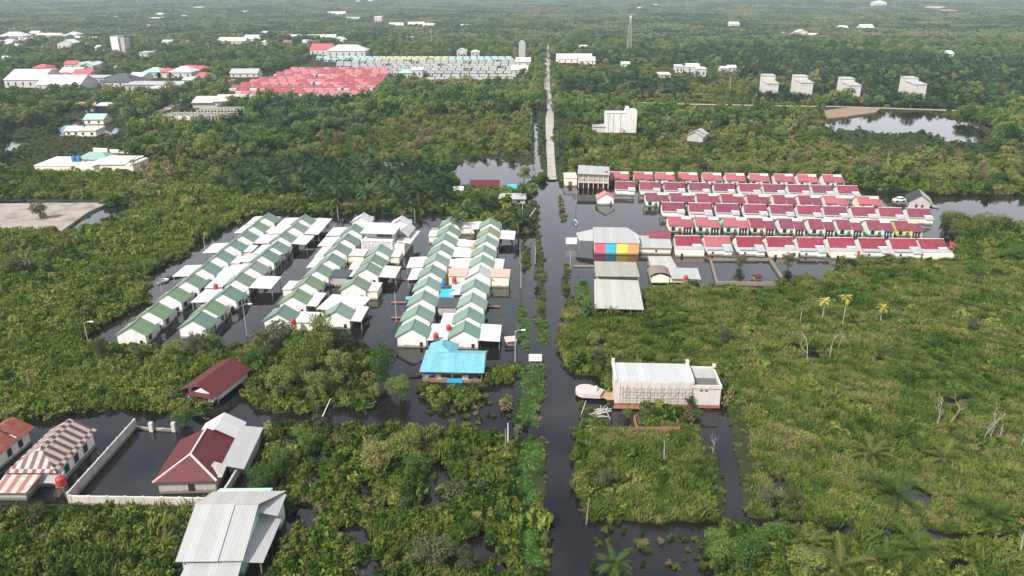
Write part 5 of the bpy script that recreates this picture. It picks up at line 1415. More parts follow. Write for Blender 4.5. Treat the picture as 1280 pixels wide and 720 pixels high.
def palm_leaves(rs, zt, L, nf, npair, lw, hi=1.25, lo=-.15, bend=1.05, fill=.9):
    V = []
    for k in range(nf):
        a = k * 2.399 + rs.uniform(-.25, .25); el = hi - (hi - lo) * (k + .5) / nf + rs.uniform(-.12, .12)
        l = L * rs.uniform(.8, 1.1); d = np.array([cos(a), sin(a), 0]); s = np.array([-sin(a), cos(a), 0])
        p = np.array([0, 0, zt], float); seg = l / npair; e = el
        for i in range(npair):
            up = np.array([0, 0, 1]); dirv = d * cos(e) + up * sin(e); nrm = up * cos(e) - d * sin(e); q = p + dirv * seg
            u = (i + .5) / npair; wl = lw * (max(.12, sin(pi * min(.97, .1 + u * .87)))) ** .8
            if u > .06:
                for sg in (-1, 1):
                    tip = p + s * sg * wl + dirv * (seg * .6 + wl * .5) + nrm * wl * .12 - up * wl * .22
                    V += [p, p + dirv * seg * fill, tip + dirv * seg * fill * .42, tip]
            V += [p + s * .06, q + s * .05, q - s * .05, p - s * .06]
            p = q; e -= bend * (.5 + u) / npair
    return np.array(V)
def palm_parts(seed, h, L, nf=19, npair=11, lw=.72, mat=None, fill=.9):
    rs = np.random.default_rng(seed)
    mb = MB(); mb.tube([(0, 0, -.6), (.1, .05, h * .5), (0, 0, h)], [.3, .24, .22], 8)
    for k in range(14): a = k * 2.4; z = h - .05 - k * .07; mb.tube([(.2 * cos(a), .2 * sin(a), z), (.42 * cos(a), .42 * sin(a), z + .25)], [.07, .04], 4)
    return mesh_of('crown', palm_leaves(rs, h, L, nf, npair, lw, fill=fill), [mat or L_PALM]), mb.mesh('trunk', BARK)
def dead_mb(seed, h, r, n=5, depth=2):
    rs = np.random.default_rng(seed); mb = MB()
    def grow(p, d, l, r, lev):
        pts = [p]; q = Vector(p); dd = Vector(d)
        for i in range(3):
            dd = (dd + Vector(rs.normal(size=3)) * .08).normalized(); q = q + dd * l / 3; pts.append(tuple(q))
        mb.tube(pts, [r, r * .8, r * .6, r * .35], 5)
        if lev:
            for k in range(rs.integers(2, n)):
                i = rs.integers(1, 4); nd = (dd + Vector(rs.normal(size=3)) * .65 + Vector((0, 0, .2))).normalized()
                grow(pts[i], nd, l * rs.uniform(.35, .6), r * .5, lev - 1)
    grow((0, 0, -.5), (rs.normal() * .12, rs.normal() * .12, 1), h * .7, r, depth); return mb

PC = bpy.data.collections.new('plant_sources')
def protos(cname, meshes):
    c = bpy.data.collections.new(cname); 
    for i, me in enumerate(meshes):
        o = bpy.data.objects.new('%s_%02d' % (cname, i), me); c.objects.link(o)
    return c
def scatter(name, label, cat, pts, coll):
    P_ = np.array(pts, float)
    me = bpy.data.meshes.new(name); me.vertices.add(len(P_)); me.vertices.foreach_set('co', P_[:, :3].ravel())
    for nm, col in (('sc', 3), ('sz', 4), ('rot', 5)):
        me.attributes.new(nm, 'FLOAT', 'POINT').data.foreach_set('value', P_[:, col].copy())
    me.attributes.new('pick', 'INT', 'POINT').data.foreach_set('value', P_[:, 6].astype(np.int32))
    me.update(); o = link(name, me); tag(o, label, cat, None, 'stuff')
    ng = bpy.data.node_groups.new(name, 'GeometryNodeTree')
    ng.interface.new_socket('Geometry', in_out='INPUT', socket_type='NodeSocketGeometry'); ng.interface.new_socket('Geometry', in_out='OUTPUT', socket_type='NodeSocketGeometry')
    N = ng.nodes; Lk = ng.links.new
    gi = N.new('NodeGroupInput'); go = N.new('NodeGroupOutput'); ip = N.new('GeometryNodeInstanceOnPoints'); ci = N.new('GeometryNodeCollectionInfo')
    ci.inputs['Collection'].default_value = coll; ci.inputs['Separate Children'].default_value = True; ci.inputs['Reset Children'].default_value = True
    def attr(nm, ty):
        a = N.new('GeometryNodeInputNamedAttribute'); a.data_type = ty; a.inputs['Name'].default_value = nm; return a.outputs['Attribute']
    ip.inputs['Pick Instance'].default_value = True
    sc = attr('sc', 'FLOAT'); cx = N.new('ShaderNodeCombineXYZ'); Lk(sc, cx.inputs[0]); Lk(sc, cx.inputs[1]); Lk(attr('sz', 'FLOAT'), cx.inputs[2])
    cr = N.new('ShaderNodeCombineXYZ'); Lk(attr('rot', 'FLOAT'), cr.inputs[2]); er = N.new('FunctionNodeEulerToRotation'); Lk(cr.outputs[0], er.inputs[0])
    Lk(gi.outputs[0], ip.inputs['Points']); Lk(ci.outputs[0], ip.inputs['Instance']); Lk(attr('pick', 'INT'), ip.inputs['Instance Index'])
    Lk(er.outputs[0], ip.inputs['Rotation']); Lk(cx.outputs[0], ip.inputs['Scale']); Lk(ip.outputs[0], go.inputs[0])
    o.modifiers.new('scatter', 'NODES').node_group = ng
    return o

FT_ = np.array(FOOT)
def clear_of(x, y, pad=0.0, k=1.0):
    ok = np.ones(x.shape, bool)
    for fx, fy, fr in FT_: 
        fr = fr * k
        m = (np.abs(x - fx) < fr + pad) & (np.abs(y - fy) < fr + pad)
        ok &= ~m
    return ok
ROADS = [[(680,225),(699,225),(694,190),(694,150),(691,110),(688,75),(680,75),(679,110),(680,150),(682,190)], [(190,155),(202,150),(250,122),(300,101),(298,97),(240,116),(205,134),(190,142)], [(0,250),(140,250),(112,272),(82,294),(-80,290),(-80,252)],
 [(700,126.5),(1260,139),(1260,143),(700,131)], [(1028,138),(1095,135),(1100,143),(1035,152)], [(681,75),(687,75),(688,48),(684,44),(682,48)]]
EST = [(278,125),(286,107),(345,92),(395,74),(640,73),(668,84),(650,104),(560,110),(484,112),(470,126)]
def candidates(y0, y1, s, margin=70, top=0.0):
    ys = np.arange(y0, y1, s); out = []
    for y in ys:
        half = (640 + margin) / F * (y * cP + H * sP)
        x = np.arange(-half, half, s); out.append(np.stack([x, np.full(x.shape, y)], 1))
    q = np.concatenate(out); q += rng.uniform(-.48, .48, q.shape) * s
    return q[:, 0], q[:, 1]
def free(x, y, pad=0.0, land=True, k=1.0):
    px, py = proj(x, y); m = clear_of(x, y, pad, k)
    for r in ROADS: m &= ~inpoly(px, py, r)
    m &= ~inpoly(px, py, EST)
    if land: m &= land_value(x, y)
    return m

GROVE = [(268,238),(300,212),(360,202),(420,205),(470,210),(520,212),(560,222),(572,245),(560,262),(520,268),(470,262),(420,262),(380,256),(340,252),(300,255)]
SMALLZ = [[(664,284),(692,284),(692,400),(664,405)], [(645,300),(662,300),(662,340),(645,340)], [(696,240),(722,240),(722,372),(696,372)], [(715,494),(806,494),(806,532),(715,532)], [(860,505),(940,505),(945,660),(898,660)]]
BARE = [[(80,628),(276,632),(276,648),(80,644)]]
# ---- near marsh cover
near = protos('near_cover', [shrub_mesh(100 + k, .95, 1.25, 340, .155, L_SHRUB) for k in range(6)] + [grass_mesh(200 + k, 1.0, 1.05, 150, L_GRASS, .065) for k in range(4)] + [weed_mesh(300, L_WEED), weed_mesh(301, L_WEED)] + [shrub_mesh(110 + k, 1.0, 1.1, 240, .13, L_DRY) for k in range(2)] + [shrub_mesh(120 + k, 1.2, 2.2, 520, .15, L_LIGHT) for k in range(2)] + [shrub_mesh(130, 1.2, 2.4, 420, .17, L_GREY)] + [shrub_mesh(140 + k, 1.25, 1.25, 400, .16, L_OPEN) for k in range(3)] + [shrub_mesh(150 + k, 1.0, 1.5, 130, .30, L_OPEN) for k in range(2)] + [grass_mesh(160 + k, .6, 1.7, 90, L_GRASS, .055) for k in range(2)] + [shrub_mesh(165, .9, 1.0, 200, .11, L_DRY)])
GRASSZ = [[(700,385),(812,355),(860,362),(985,362),(1060,340),(1200,325),(1340,330),(1340,650),(1180,665),(935,652),(905,520),(905,480),(760,455),(705,440)], [(722,540),(900,535),(920,650),(738,652)]]
WEEDZ = [[(645,556),(676,548),(674,600),(672,725),(645,725)], [(650,456),(681,455),(679,495),(674,531),(645,531)], [(720,350),(735,352),(735,385),(722,380)], [(650,380),(662,395),(660,440),(648,430)], [(672,400),(684,402),(684,430),(674,428)], [(628,262),(645,262),(645,270),(630,270)]]
BROWNZ = [[(675,545),(690,545),(688,725),(674,725)], [(672,500),(680,490),(679,535),(672,540)], [(671,290),(678,290),(685,375),(683,398),(671,400)], [(700,243),(716,243),(716,375),(700,340)]]
pts = []
for y0, y1, s in ((34, 95, .85), (95, 150, 1.02), (150, 215, 1.3), (215, 300, 1.75)):
    x, y = candidates(y0, y1, s); m = free(x, y, 0, True, .66) & land_value(x, y - .3); qx, qy = proj(x, y)
    for p in BARE: m &= ~inpoly(qx, qy, p)
    m &= ~(inpoly(qx, qy, GROVE) & (rng.random(x.shape) < .85))
    x, y = x[m], y[m]; px, py = proj(x, y)
    gz = np.zeros(x.shape, bool); wz = gz.copy(); bz = gz.copy()
    for p in GRASSZ: gz |= inpoly(px, py, p)
    for p in WEEDZ: wz |= inpoly(px, py, p)
    for p in BROWNZ: bz |= inpoly(px, py, p)
    th = fbm(x / 9, y / 9, 51); sp = fbm(x / 16, y / 16, 52); u = rng.random(x.shape); v = rng.random(x.shape)
    pick = np.where(gz, np.where(u < np.clip(1.65 - 1.35 * sp, .45, .95), 6 + (v * 4).astype(int), (v * 6).astype(int)), (v * 6).astype(int))
    pick = np.where(~gz & (u < .035), 12 + (v * 2).astype(int), pick); pick = np.where(~gz & (u > .968), 14 + (v * 3).astype(int), pick)
    pick = np.where(~gz & (sp > .58) & (u > .62), 6 + (v * 4).astype(int), pick)
    oz = inpoly(px, py, [(-100,180),(700,180),(700,240),(560,262),(330,262),(200,330),(175,380),(110,425),(240,450),(220,520),(-100,525)])
    pick = np.where(oz & (u < np.clip(2.1 * sp - .35, .15, .85)) & (pick < 10), 17 + (v * 3).astype(int), pick)
    pick = np.where(~oz & ~gz & (u > .55) & (u < .7) & (pick < 10), 17 + (v * 3).astype(int), pick)
    pick = np.where(gz & (sp > .5) & (u > .86), 17 + (v * 3).astype(int), pick)
    w2 = rng.random(x.shape); pick = np.where((w2 < .05) & ~wz, 20 + (v * 2).astype(int), pick); pick = np.where((w2 > .96) & gz, 22 + (v * 2).astype(int), pick); pick = np.where((w2 > .5) & (w2 < .5 + np.clip((.42 - sp) * 1.2, .01, .2)) & ~wz, 24, pick)
    pick = np.where(wz, 10 + (v * 2).astype(int), pick); pick = np.where(bz & (u < .45), 12 + (v * 2).astype(int), pick)
    t2 = fbm(x / 3.2, y / 3.2, 57)
    sc = (.35 + .9 * np.clip(th, .1, .9) + .8 * t2) * rng.uniform(.65, 1.4, x.shape) * max(1, s / 1.1)
    sm = bz.copy()
    for p in SMALLZ: sm |= inpoly(px, py, p)
    sc = np.where(sm, sc * .4, sc)
    sc = np.where(gz, sc * .82, sc); sc = np.where(wz, rng.uniform(.7, 1.1, x.shape), sc)
    sz = sc * rng.uniform(.7, 1.35, x.shape) * np.where(gz, .5 + .5 * sp, 1); sz = np.where(bz, sz * .8, sz)
    z = np.where(wz, .08, .1)
    pts.append(np.stack([x, y, z, sc, sz, rng.uniform(0, 6.28, x.shape), pick], 1))
# weeds drifting in the open water
wx = []
for poly, n in ((WEEDZ[3], 60), (WEEDZ[4], 60), (WEEDZ[2], 70), (WEEDZ[5], 14), ([(228,509),(270,500),(280,490),(250,520)], 26), ([(742,690),(742,660),(880,660),(880,715),(742,716)], 34), ([(330,262),(345,262),(345,275),(300,285)], 0), ([(260,290),(272,285),(275,292),(262,296)], 14), ([(536,488),(640,488),(640,530),(530,530)], 30), ([(720,560),(735,600),(738,650),(728,640)], 20), ([(840,560),(905,560),(918,650),(905,650)], 0)):
    k = 0; wk = [0, 1, 2, 4, 6, 12] if poly[0] in ((742,690), (536,488), (720,560)) else [10, 11, 10, 11, 6]
    while k < n:
        a, b = poly[0]; xs = [p[0] for p in poly]; ys = [p[1] for p in poly]
        qx, qy = random.uniform(min(xs), max(xs)), random.uniform(min(ys), max(ys))
        if inpoly([qx], [qy], poly)[0]:
            g = G(qx, qy); wx.append((g.x, g.y, 0.0, random.uniform(.3, .8), random.uniform(.3, .8), random.uniform(0, 6), random.choice(wk))); k += 1
for i in range(420):
    qx, qy = random.uniform(150, 760), random.uniform(268, 440); g = G(qx, qy)
    if land_value([g.x], [g.y])[0] or not clear_of(np.array([g.x]), np.array([g.y]), -1.0)[0]: continue
    wx.append((g.x, g.y, 0.0, random.uniform(.12, .42), random.uniform(.1, .25), random.uniform(0, 6), random.choice([10, 11, 24, 12])))
pts.append(np.array(wx))
cover = np.concatenate(pts)
scatter('marsh_scrub', 'low leafy scrub, tall grass and floating weed covering the flooded marsh', 'scrub', cover, near)

def in_front(x, y, reach, zlow=300):
    f = np.zeros(x.shape, bool)
    for fx, fy, fr in FT_:
        if fy < zlow: continue
        f |= (np.abs(x - fx) < fr * 1.1) & (y < fy) & (y > fy - fr - reach)
    return f
# ---- belts of bushes and trees from the estates to the horizon
mid = protos('mid_wood', [tree_joined(400 + k, 7.5, 3.2, 520, .42, L_TREE) for k in range(4)] + [shrub_mesh(420 + k, 2.2, 3.2, 330, .34, L_SHRUB) for k in range(3)] + [tree_joined(430 + k, 5.5, 2.3, 330, .36, L_LIGHT, .2) for k in range(2)]
   + [mesh_of('far_palm', palm_leaves(np.random.default_rng(450 + k), 3.4, 4.4, 18, 6, .95), [L_PALM]) for k in range(2)] + [tree_joined(460, 8, 3.2, 300, .4, L_DRY)] + [grass_mesh(470, 2.6, 1.1, 170, L_GRASS, .16)] + [tree_joined(480 + k, 11, 4.6, 560, .6, L_TREE) for k in range(2)] + [shrub_mesh(490 + k, 2.3, 2.0, 330, .30, L_OPEN) for k in range(3)])
OPEN = [[(0,195),(300,205),(480,150),(690,140),(690,225),(560,205),(300,215),(240,290),(0,340)], [(690,150),(740,165),(800,168),(1035,150),(1035,163),(1280,200),(1280,245),(700,225)], [(705,108),(1000,125),(1030,137),(690,134)], [(690,84),(900,84),(1290,120),(1290,140),(1000,128),(700,128)], [(90,72),(220,68),(200,80),(60,84)]]
YELZ = [[(795,128),(860,134),(1030,137),(1030,150),(900,148),(860,146),(795,146)], [(720,83),(860,83),(858,88),(720,88)], [(820,88),(860,88),(860,100),(820,102)], [(860,118),(940,120),(940,133),(860,131)], [(1095,138),(1230,142),(1240,152),(1120,140)]]
GROVE = [(268,238),(300,212),(360,202),(420,205),(470,210),(520,212),(560,222),(572,245),(560,262),(520,268),(470,262),(420,262),(380,256),(340,252),(300,255)]
POND_FRONT = [[(1030,146),(1060,140),(1160,138),(1245,165),(1245,190),(1030,190)], [(560,196),(670,196),(670,240),(560,240)], [(1030,160),(1110,168),(1180,178),(1245,175),(1245,205),(1180,200),(1110,196),(1030,186)], [(0,165),(150,145),(170,182),(70,208),(0,220)], [(566,236),(664,236),(664,262),(566,262)], [(470,206),(515,206),(515,216),(470,216)], [(662,140),(682,140),(684,232),(660,232)], [(696,150),(712,150),(712,226),(696,226)]]
PALMZ = [[(940,112),(1165,118),(1280,128),(1280,140),(1100,134),(940,129)], [(730,68),(1010,68),(1010,82),(730,82)], [(900,60),(1290,80),(1290,118),(1160,118),(900,95)], [(325,140),(450,120),(470,135),(370,175),(325,170)], [(240,150),(310,150),(310,175),(240,172)], [(700,100),(790,98),(860,106),(860,124),(790,124),(700,118)]]
pts = []; far_count = 0
IND = []   # candidates that become individual trees
for y0, y1, s in ((285, 380, 3.1), (380, 520, 4.0), (520, 760, 5.2), (760, 1100, 6.6)):
    x, y = candidates(y0, y1, s, 40); m = free(x, y, 1.0); x, y = x[m], y[m]; px, py = proj(x, y)
    op = np.zeros(x.shape, bool); ye = op.copy(); pa = op.copy()
    for p in OPEN: op |= inpoly(px, py, p)
    for p in YELZ: ye |= inpoly(px, py, p)
    for p in PALMZ: pa |= inpoly(px, py, p)
    th = fbm(x / 26, y / 26, 61); u = rng.random(x.shape); v = rng.random(x.shape)
    tall = np.where(v < .8, (v * 5).astype(int) % 4, 13 + (v * 50).astype(int) % 2)
    low = np.where(v < .12, 4 + (v * 100).astype(int) % 3, np.where(v < .62, 15 + (v * 100).astype(int) % 3, np.where(v < .82, 7 + (v * 100).astype(int) % 2, 12)))
    openp = np.clip(1.35 - (th - .5) * 2.4, .45, .97)
    pick = np.where(op & (u < openp), low, tall)
    pick = np.where(~op & (u < .12), low, pick)
    pick = np.where(pa & (u < .9), 9 + (v * 100).astype(int) % 2, pick); pick = np.where(ye, np.where(u < .75, 12, 4), pick)
    pick = np.where(~pa & ~ye & (rng.random(x.shape) < .018), 11, pick)
    lowz = in_front(x, y, 26 + (y0 - 285) * .08)
    for p in POND_FRONT: lowz |= inpoly(px, py, p)
    pick = np.where(lowz, 4 + (v * 100).astype(int) % 3, pick)
    sc = rng.uniform(.62, 1.2, x.shape) * np.where((pick >= 13) & (pick < 15), .9, 1); sc = np.where(((pick >= 4) & (pick <= 6)) | (pick >= 15), sc * (.55 + .75 * th) * max(1, s / 3.6), sc)
    sc = np.where(pick == 12, sc * max(1, s / 3), sc); sc = np.where((py > 190) & (pick <= 3), sc * .75, sc)
    sc = np.where(lowz, sc * .55, sc)
    sz = sc * rng.uniform(.8, 1.15, x.shape)
    drop = (rng.random(x.shape) < np.where(op, .12, .05))
    drop |= inpoly(px, py, GROVE)
    a = np.stack([x, y, np.full(x.shape, .15), sc, sz, rng.uniform(0, 6.28, x.shape), pick], 1)[~drop]
    pts.append(a)
wood = np.concatenate(pts)
# the trees that show largest become things of their own
isT = ((wood[:, 6] <= 3) | (wood[:, 6] == 13) | (wood[:, 6] == 14)) ; r_ = np.hypot(wood[:, 0], wood[:, 1])
order = np.argsort(np.where(isT, r_ / wood[:, 3], 1e9))[:230]
pick_tree = np.zeros(len(wood), bool); pick_tree[order] = isT[order]
IND = wood[pick_tree]; wood = wood[~pick_tree]
scatter('distant_wood', 'mixed wood of broadleaf trees, palms and thicket beyond the estates', 'wood', wood, mid)

# ---- far forest as canopy patches
def canopy(seed, R, n_cr, pal):
    rs = np.random.default_rng(seed); V = []
    for k in range(n_cr):
        a = rs.uniform(0, 2 * pi); q = R * math.sqrt(rs.random()); h = rs.uniform(5, 11) if not pal else 5; r = rs.uniform(2.2, 4.2)
        bl = [(q * cos(a) + rs.normal() * r * .5, q * sin(a) + rs.normal() * r * .5, h * rs.uniform(.5, 1), r * rs.uniform(.5, .8)) for _ in range(4)]
        V.append(clump(rs, bl, 55, 1.0, .6, .5))
    return mesh_of('canopy', np.concatenate(V), [L_FAR])
farc = protos('far_canopy', [canopy(500 + k, 17, 24, False) for k in range(5)])
pts = []
for y0, y1, s in ((1090, 1900, 19), (1900, 3200, 26), (3200, 6200, 40)):
    x, y = candidates(y0, y1, s, 40); m = free(x, y, 0, False); x, y = x[m], y[m]
    th = fbm(x / 160, y / 160, 71); d = rng.random(x.shape) < np.where(th < .36, .55, .03); x, y, th = x[~d], y[~d], th[~d]
    sc = rng.uniform(.85, 1.25, x.shape) * s / 19 * .95
    pts.append(np.stack([x, y, hills(x, y) - .5, sc, rng.uniform(.55, 1.0, x.shape) * (.6 + .8 * th) * (s / 19) ** .3, rng.uniform(0, 6.28, x.shape), rng.integers(0, 5, x.shape)], 1))
scatter('far_forest', 'hazy forest running out to the horizon', 'forest', np.concatenate(pts), farc)

# ------------------------------------------------------------------ individual trees
def plant(name, label, cat, loc, meshes, s=1.0, rz=None, group=None, sz=None, tilt=0):
    t = thing(name, label, cat, loc, random.uniform(0, 6.28) if rz is None else rz, group); t.scale = (s, s, sz or s)
    t.rotation_euler.x = tilt
    for nm, me in meshes: link(nm, me, t)
    return t
TP = [tree_parts(600 + k, 7.5, 3.1, 1150, .30, L_TREE) for k in range(4)]
TB = [tree_parts(610 + k, 11, 4.4, 1300, .42, L_TREE) for k in range(2)]
for q in IND:
    k = int(q[6]); me = TP[k % 4] if k <= 3 else TB[k % 2]
    px, py = proj(q[0], q[1])
    if px > 700: lab, g = 'leafy green broadleaf tree in the woods right of the road', 'broadleaf trees right of the road'
    elif px > 330: lab, g = 'leafy green broadleaf tree in the woods between palm grove, red estate and road', 'broadleaf trees left of the road'
    else: lab, g = 'leafy green broadleaf tree in the woods at the left edge', 'broadleaf trees on the left side'
    plant('broadleaf_tree', lab, 'tree', (q[0], q[1], .1), [('crown', me[0]), ('trunk', me[1])], q[3], q[5], g, q[4])

# near trees with fine leaves
TN = [tree_parts(650 + k, 8, 3.6, 3600, .20, L_TREE, .18, 20) for k in range(4)]
TL = [tree_parts(660 + k, 6.5, 3.6, 3400, .17, L_LIGHT, .2, 18) for k in range(2)]
TG = [tree_parts(670 + k, 6.0, 2.6, 2600, .17, L_GREY, .15, 16) for k in range(2)]
def near_tree(px, py, h, kind, label, wide=1.0, cat='tree', name='broadleaf_tree', group=None):
    me = {'n': TN, 'l': TL, 'g': TG}[kind]; me = random.choice(me); base = {'n': 8, 'l': 6.5, 'g': 6.0}[kind]
    loc = G(px, py); return plant(name, label, cat, (loc.x, loc.y, 0), [('crown', me[0]), ('trunk', me[1])], h / base * wide, None, group, h / base)
for a in [
 (322,466,5.2,'n','round leafy tree at the left of the clump between stilt house and canal',1.1),
 (345,448,8.0,'g','feathery pale tree at the top of the clump before the green roofs',1.2),
 (352,494,6.0,'n','low spreading tree at the lower left of the canal clump',.95),
 (378,478,9.0,'l','tall bright green tree in the middle of the canal clump',.72),
 (398,502,6.5,'n','dark tree overhanging the canal at the foot of the clump',.8),
 (405,450,10.5,'l','tall yellowish tree hiding the foot of the third green row',.62),
 (424,478,7.0,'n','dark dense tree at the right of the canal clump',.8),
 (372,452,6.5,'n','dark small tree behind the tall bright tree of the clump',1.0),
 (428,446,6.5,'g','greyish tree beside the fourth green row house',1.0),
 (481,484,9.0,'n','tall dark tree alone left of the turquoise roof',.62),
 (470,498,3.0,'n','small bush at the foot of the tall dark tree',.9),
 (452,508,2.6,'l','yellow green bush beside the canal bend',1.0),
 (500,498,4.5,'n','low tree on the canal bank below the turquoise roof',1.2),
 (246,448,6.0,'g','thin sparse tree in front of the nearest second row house',.7),
 (268,440,5.0,'n','dark tree right of the thin sparse tree by the second row',1.1),
 (220,455,5.0,'n','dark tree left of the stilt house',1.2),
 (130,456,6.0,'g','conical grey green tree on the left scrub edge',.6),
 (232,532,3.6,'n','round bush tree beside the compound gate posts',1.2),
 (470,585,5.2,'l','large yellowish spreading tree by the cross canal',1.15),
 (505,575,5.6,'l','pale gold crown right of the large spreading tree',1.15),
 (520,598,4.4,'n','darker tree under the pale gold crown',1.1),
 (540,715,5.6,'g','grey green tree at the bottom edge left of the green strip',1.05),
 (585,722,4.6,'g','thin grey green tree at the bottom nearest the green strip',.95),
 (757,612,3.8,'g','small grey green tree in the grassy plot right of the road',1.1),
 (330,615,4.5,'n','bright leafy tree right of the compound wall',1.2),
 (352,590,4.0,'n','leafy tree above the bright tree right of the compound',1.2),
 (385,565,4.2,'n','leafy bush tree on the lower bank of the cross canal',1.2),
 (742,432,3.2,'n','small tree in the reeds near the bend of the road water',1.0),
 (735,388,3.6,'n','small tree left of the long zinc shed',.9),
 (925,335,3.8,'g','sparse tree growing out of the foundation walls',.9),
 (985,335,4.6,'g','two stemmed tree right of the foundation walls',1.0),
 (1037,352,3.6,'l','yellow green bush in the pool right of the foundation walls',1.0),
 (1075,334,4.0,'l','round yellow green tree before the red front row',1.1),
 (1200,300,6.0,'l','golden green tree beside the pond at the right',1.2),
 (1235,292,6.5,'l','second golden green tree farther right of the pond',1.3),
 (1182,288,4.8,'g','grey green tree between pond and red estate',1.2),
 (1265,330,5.5,'n','dark tree at the right edge below the golden trees',1.3),
 (1218,348,4.5,'n','dark tree beyond the right end of the red front row',1.2),
 (1215,418,3.6,'g','pale twiggy tree in the right marsh',1.1),
 (905,430,3.6,'g','pale thin tree in the left of the right marsh',1.0),
 (655,226,6.5,'n','leaning tree standing in the pond left of the road',1.1),
 (610,268,4.5,'l','yellowish round tree among the road palms',1.1),
 (52,276,6.5,'g','sparse tree at the lower edge of the bare sand pad',1.0),
 (20,345,5.5,'g','pale tree left of the bleached dead trunks',1.1),
 (985,640,4.4,'g','grey twiggy bush left of the marsh puddle line',.7), (958,636,3.8,'g','grey twiggy bush beside the first one in the right marsh',.7),
 (900,700,4.2,'n','leafy tree by the dark pool at the bottom right',1.2), (935,712,5.0,'n','tall leafy bush right of the dark pool',1.1), (965,690,4.6,'n','leafy bush below the right ditch line',1.1), (1000,720,4.6,'n','leafy tree at the bottom right between palms',1.2),
 (826,538,1.9,'l','leafy plant growing inside the roofless enclosure',1.0), (808,537,1.7,'l','second leafy plant inside the roofless enclosure',1.0), (842,538,1.6,'l','third leafy plant at the right end of the roofless enclosure',1.0),
 (862,513,3.0,'g','dry brownish sapling against the long whitewashed building',.7),
 (785,522,1.8,'n','dark bush under the left end of the long building',1.2),(872,522,1.8,'n','dark bush under the right end of the long building',1.2),
 (660,290,1.8,'n','round bush in open water left of the median strip',1.0),(654,312,1.9,'n','topmost of three potted looking bushes along the verge',.9),(654,322,1.9,'n','middle of three potted looking bushes along the verge',.9),(654,332,1.9,'n','lowest of three potted looking bushes along the verge',.9),
 (674,392,3.0,'l','yellow green bush at the lower end of the median strip',1.0), (709,365,1.8,'n','bush in the water right of the median',1.0),
 ]: near_tree(*a)
# row of yellowish bushes and trees behind the red estate
k = 0
for px in np.linspace(700, 1275, 44):
    py = 219 + (px - 700) * .024 + random.uniform(-5, 1)
    if px < 770: continue
    near_tree(px, py, random.uniform(4.5, 7.5), random.choice('lnlg' if px < 1000 else 'llng'), 'leafy yellowish green tree in the tree line behind the red estate', 1.15, group='tree line behind the red estate')

# oil palms
PP = [palm_parts(700 + k, h, 5.0) for k, h in enumerate((3.6, 2.8, 4.4))]
n = 0; gy = G(400, 262).y
x0, y0 = G(265, 262).x, G(400, 268).y
for j in range(18):
    for i in range(28):
        x = -175 + i * 8.4 + (4.2 if j % 2 else 0) + random.uniform(-1, 1); y = 238 + j * 8.8 + random.uniform(-1, 1)
        px, py = proj(x, y)
        if inpoly([px], [py], GROVE)[0]:
            m = random.choice(PP); s = random.uniform(.85, 1.25)
            plant('oil_palm', 'dark green oil palm in the grove behind the green roofed estate', 'palm', (x, y, 0), [('crown', m[0]), ('trunk', m[1])], s, None, 'oil palms of the grove'); n += 1
for px, py, s, lab in ((560,262,1,'oil palm at the right edge of the grove by the pond'), (583,276,1.1,'oil palm behind the farthest road side green roof'), (603,270,1.15,'big oil palm before the dark red hut on the pond edge'), (618,264,.95,'oil palm right of the big palm on the pond edge'), (573,290,.9,'low oil palm left of the yellowish round tree'), (656,252,1.05,'oil palm beside the road below the leaning tree'), (648,292,1.05,'oil palm standing in water with leaning white poles'), (736,396,.55,'small palm in the reeds left of the long zinc shed'), (660,172,.9,'palm beside the ditch left of the dry road')):
    m = random.choice(PP); loc = G(px, py); plant('oil_palm', lab, 'palm', (loc.x, loc.y, 0), [('crown', m[0]), ('trunk', m[1])], s)
PL = [palm_parts(720 + k, 1.2, 3.9, 17, 18, .62, leaf_mat('marsh_palm_fronds', [(.1,(.028,.060,.014)), (.5,(.055,.095,.022)), (.9,(.12,.13,.04))], .2, .03, .25), .55) for k in range(2)]
for px, py, s, lab in ((768,715,.8,'young bright palm standing in the dark pool at the bottom'), (1088,578,1,'wide low palm with drooping fronds right of the marsh centre'), (1118,630,1.15,'large low palm with brown tipped fronds near the right ditch'), (1092,612,.8,'small low palm left of the large low palm'), (1178,582,.9,'dull low palm in the right marsh below dead trunks'), (1235,655,1,'low palm at the far right of the ditch'), (1145,700,1.1,'bright low palm below the ditch at the bottom right'), (1005,690,.9,'low palm half hidden in bushes below the ditch'), (1048,722,1.05,'low palm at the bottom edge right of centre'), (1105,712,.8,'small palm beside the bright low palm at the bottom'), (205,690,.6,'small palm in the scrub left of the white metal roof'), (155,655,.6,'yellowish small palm below the compound wall'), (1215,640,.7,'small pale palm on the upper side of the right ditch')):
    m = random.choice(PL); loc = G(px, py); plant('low_palm', lab, 'palm', (loc.x, loc.y, .3), [('crown', m[0]), ('trunk', m[1])], s)
rs_ = np.random.default_rng(9)
def thin_palm(h, seed, mat):
    rs = np.random.default_rng(seed); mb = MB(); mb.tube([(0, 0, -.5), (.1, .1, h * .5), (0, 0, h)], [.11, .09, .07], 6)
    return mesh_of('crown', palm_leaves(rs, h, 1.6, 10, 7, .4, 1.1, -.3, 1.4), [mat]), mb.mesh('trunk', DEADW)
for k, (px, py, h, mat, lab) in enumerate(((1000,404,4.6,L_PALM,'leftmost thin palm in the marsh, crown still green'), (1027,404,5.4,L_YEL,'thin yellowing palm second from left in the marsh'), (1052,410,7.2,L_YEL,'tallest thin yellowing palm in the marsh'), (1100,405,4.0,L_YEL,'short thin yellowing palm at the right of the four'))):
    m = thin_palm(h, 740 + k, mat); loc = G(px, py); plant('thin_palm', lab, 'palm', (loc.x, loc.y, 0), [('crown', m[0]), ('trunk', m[1])])
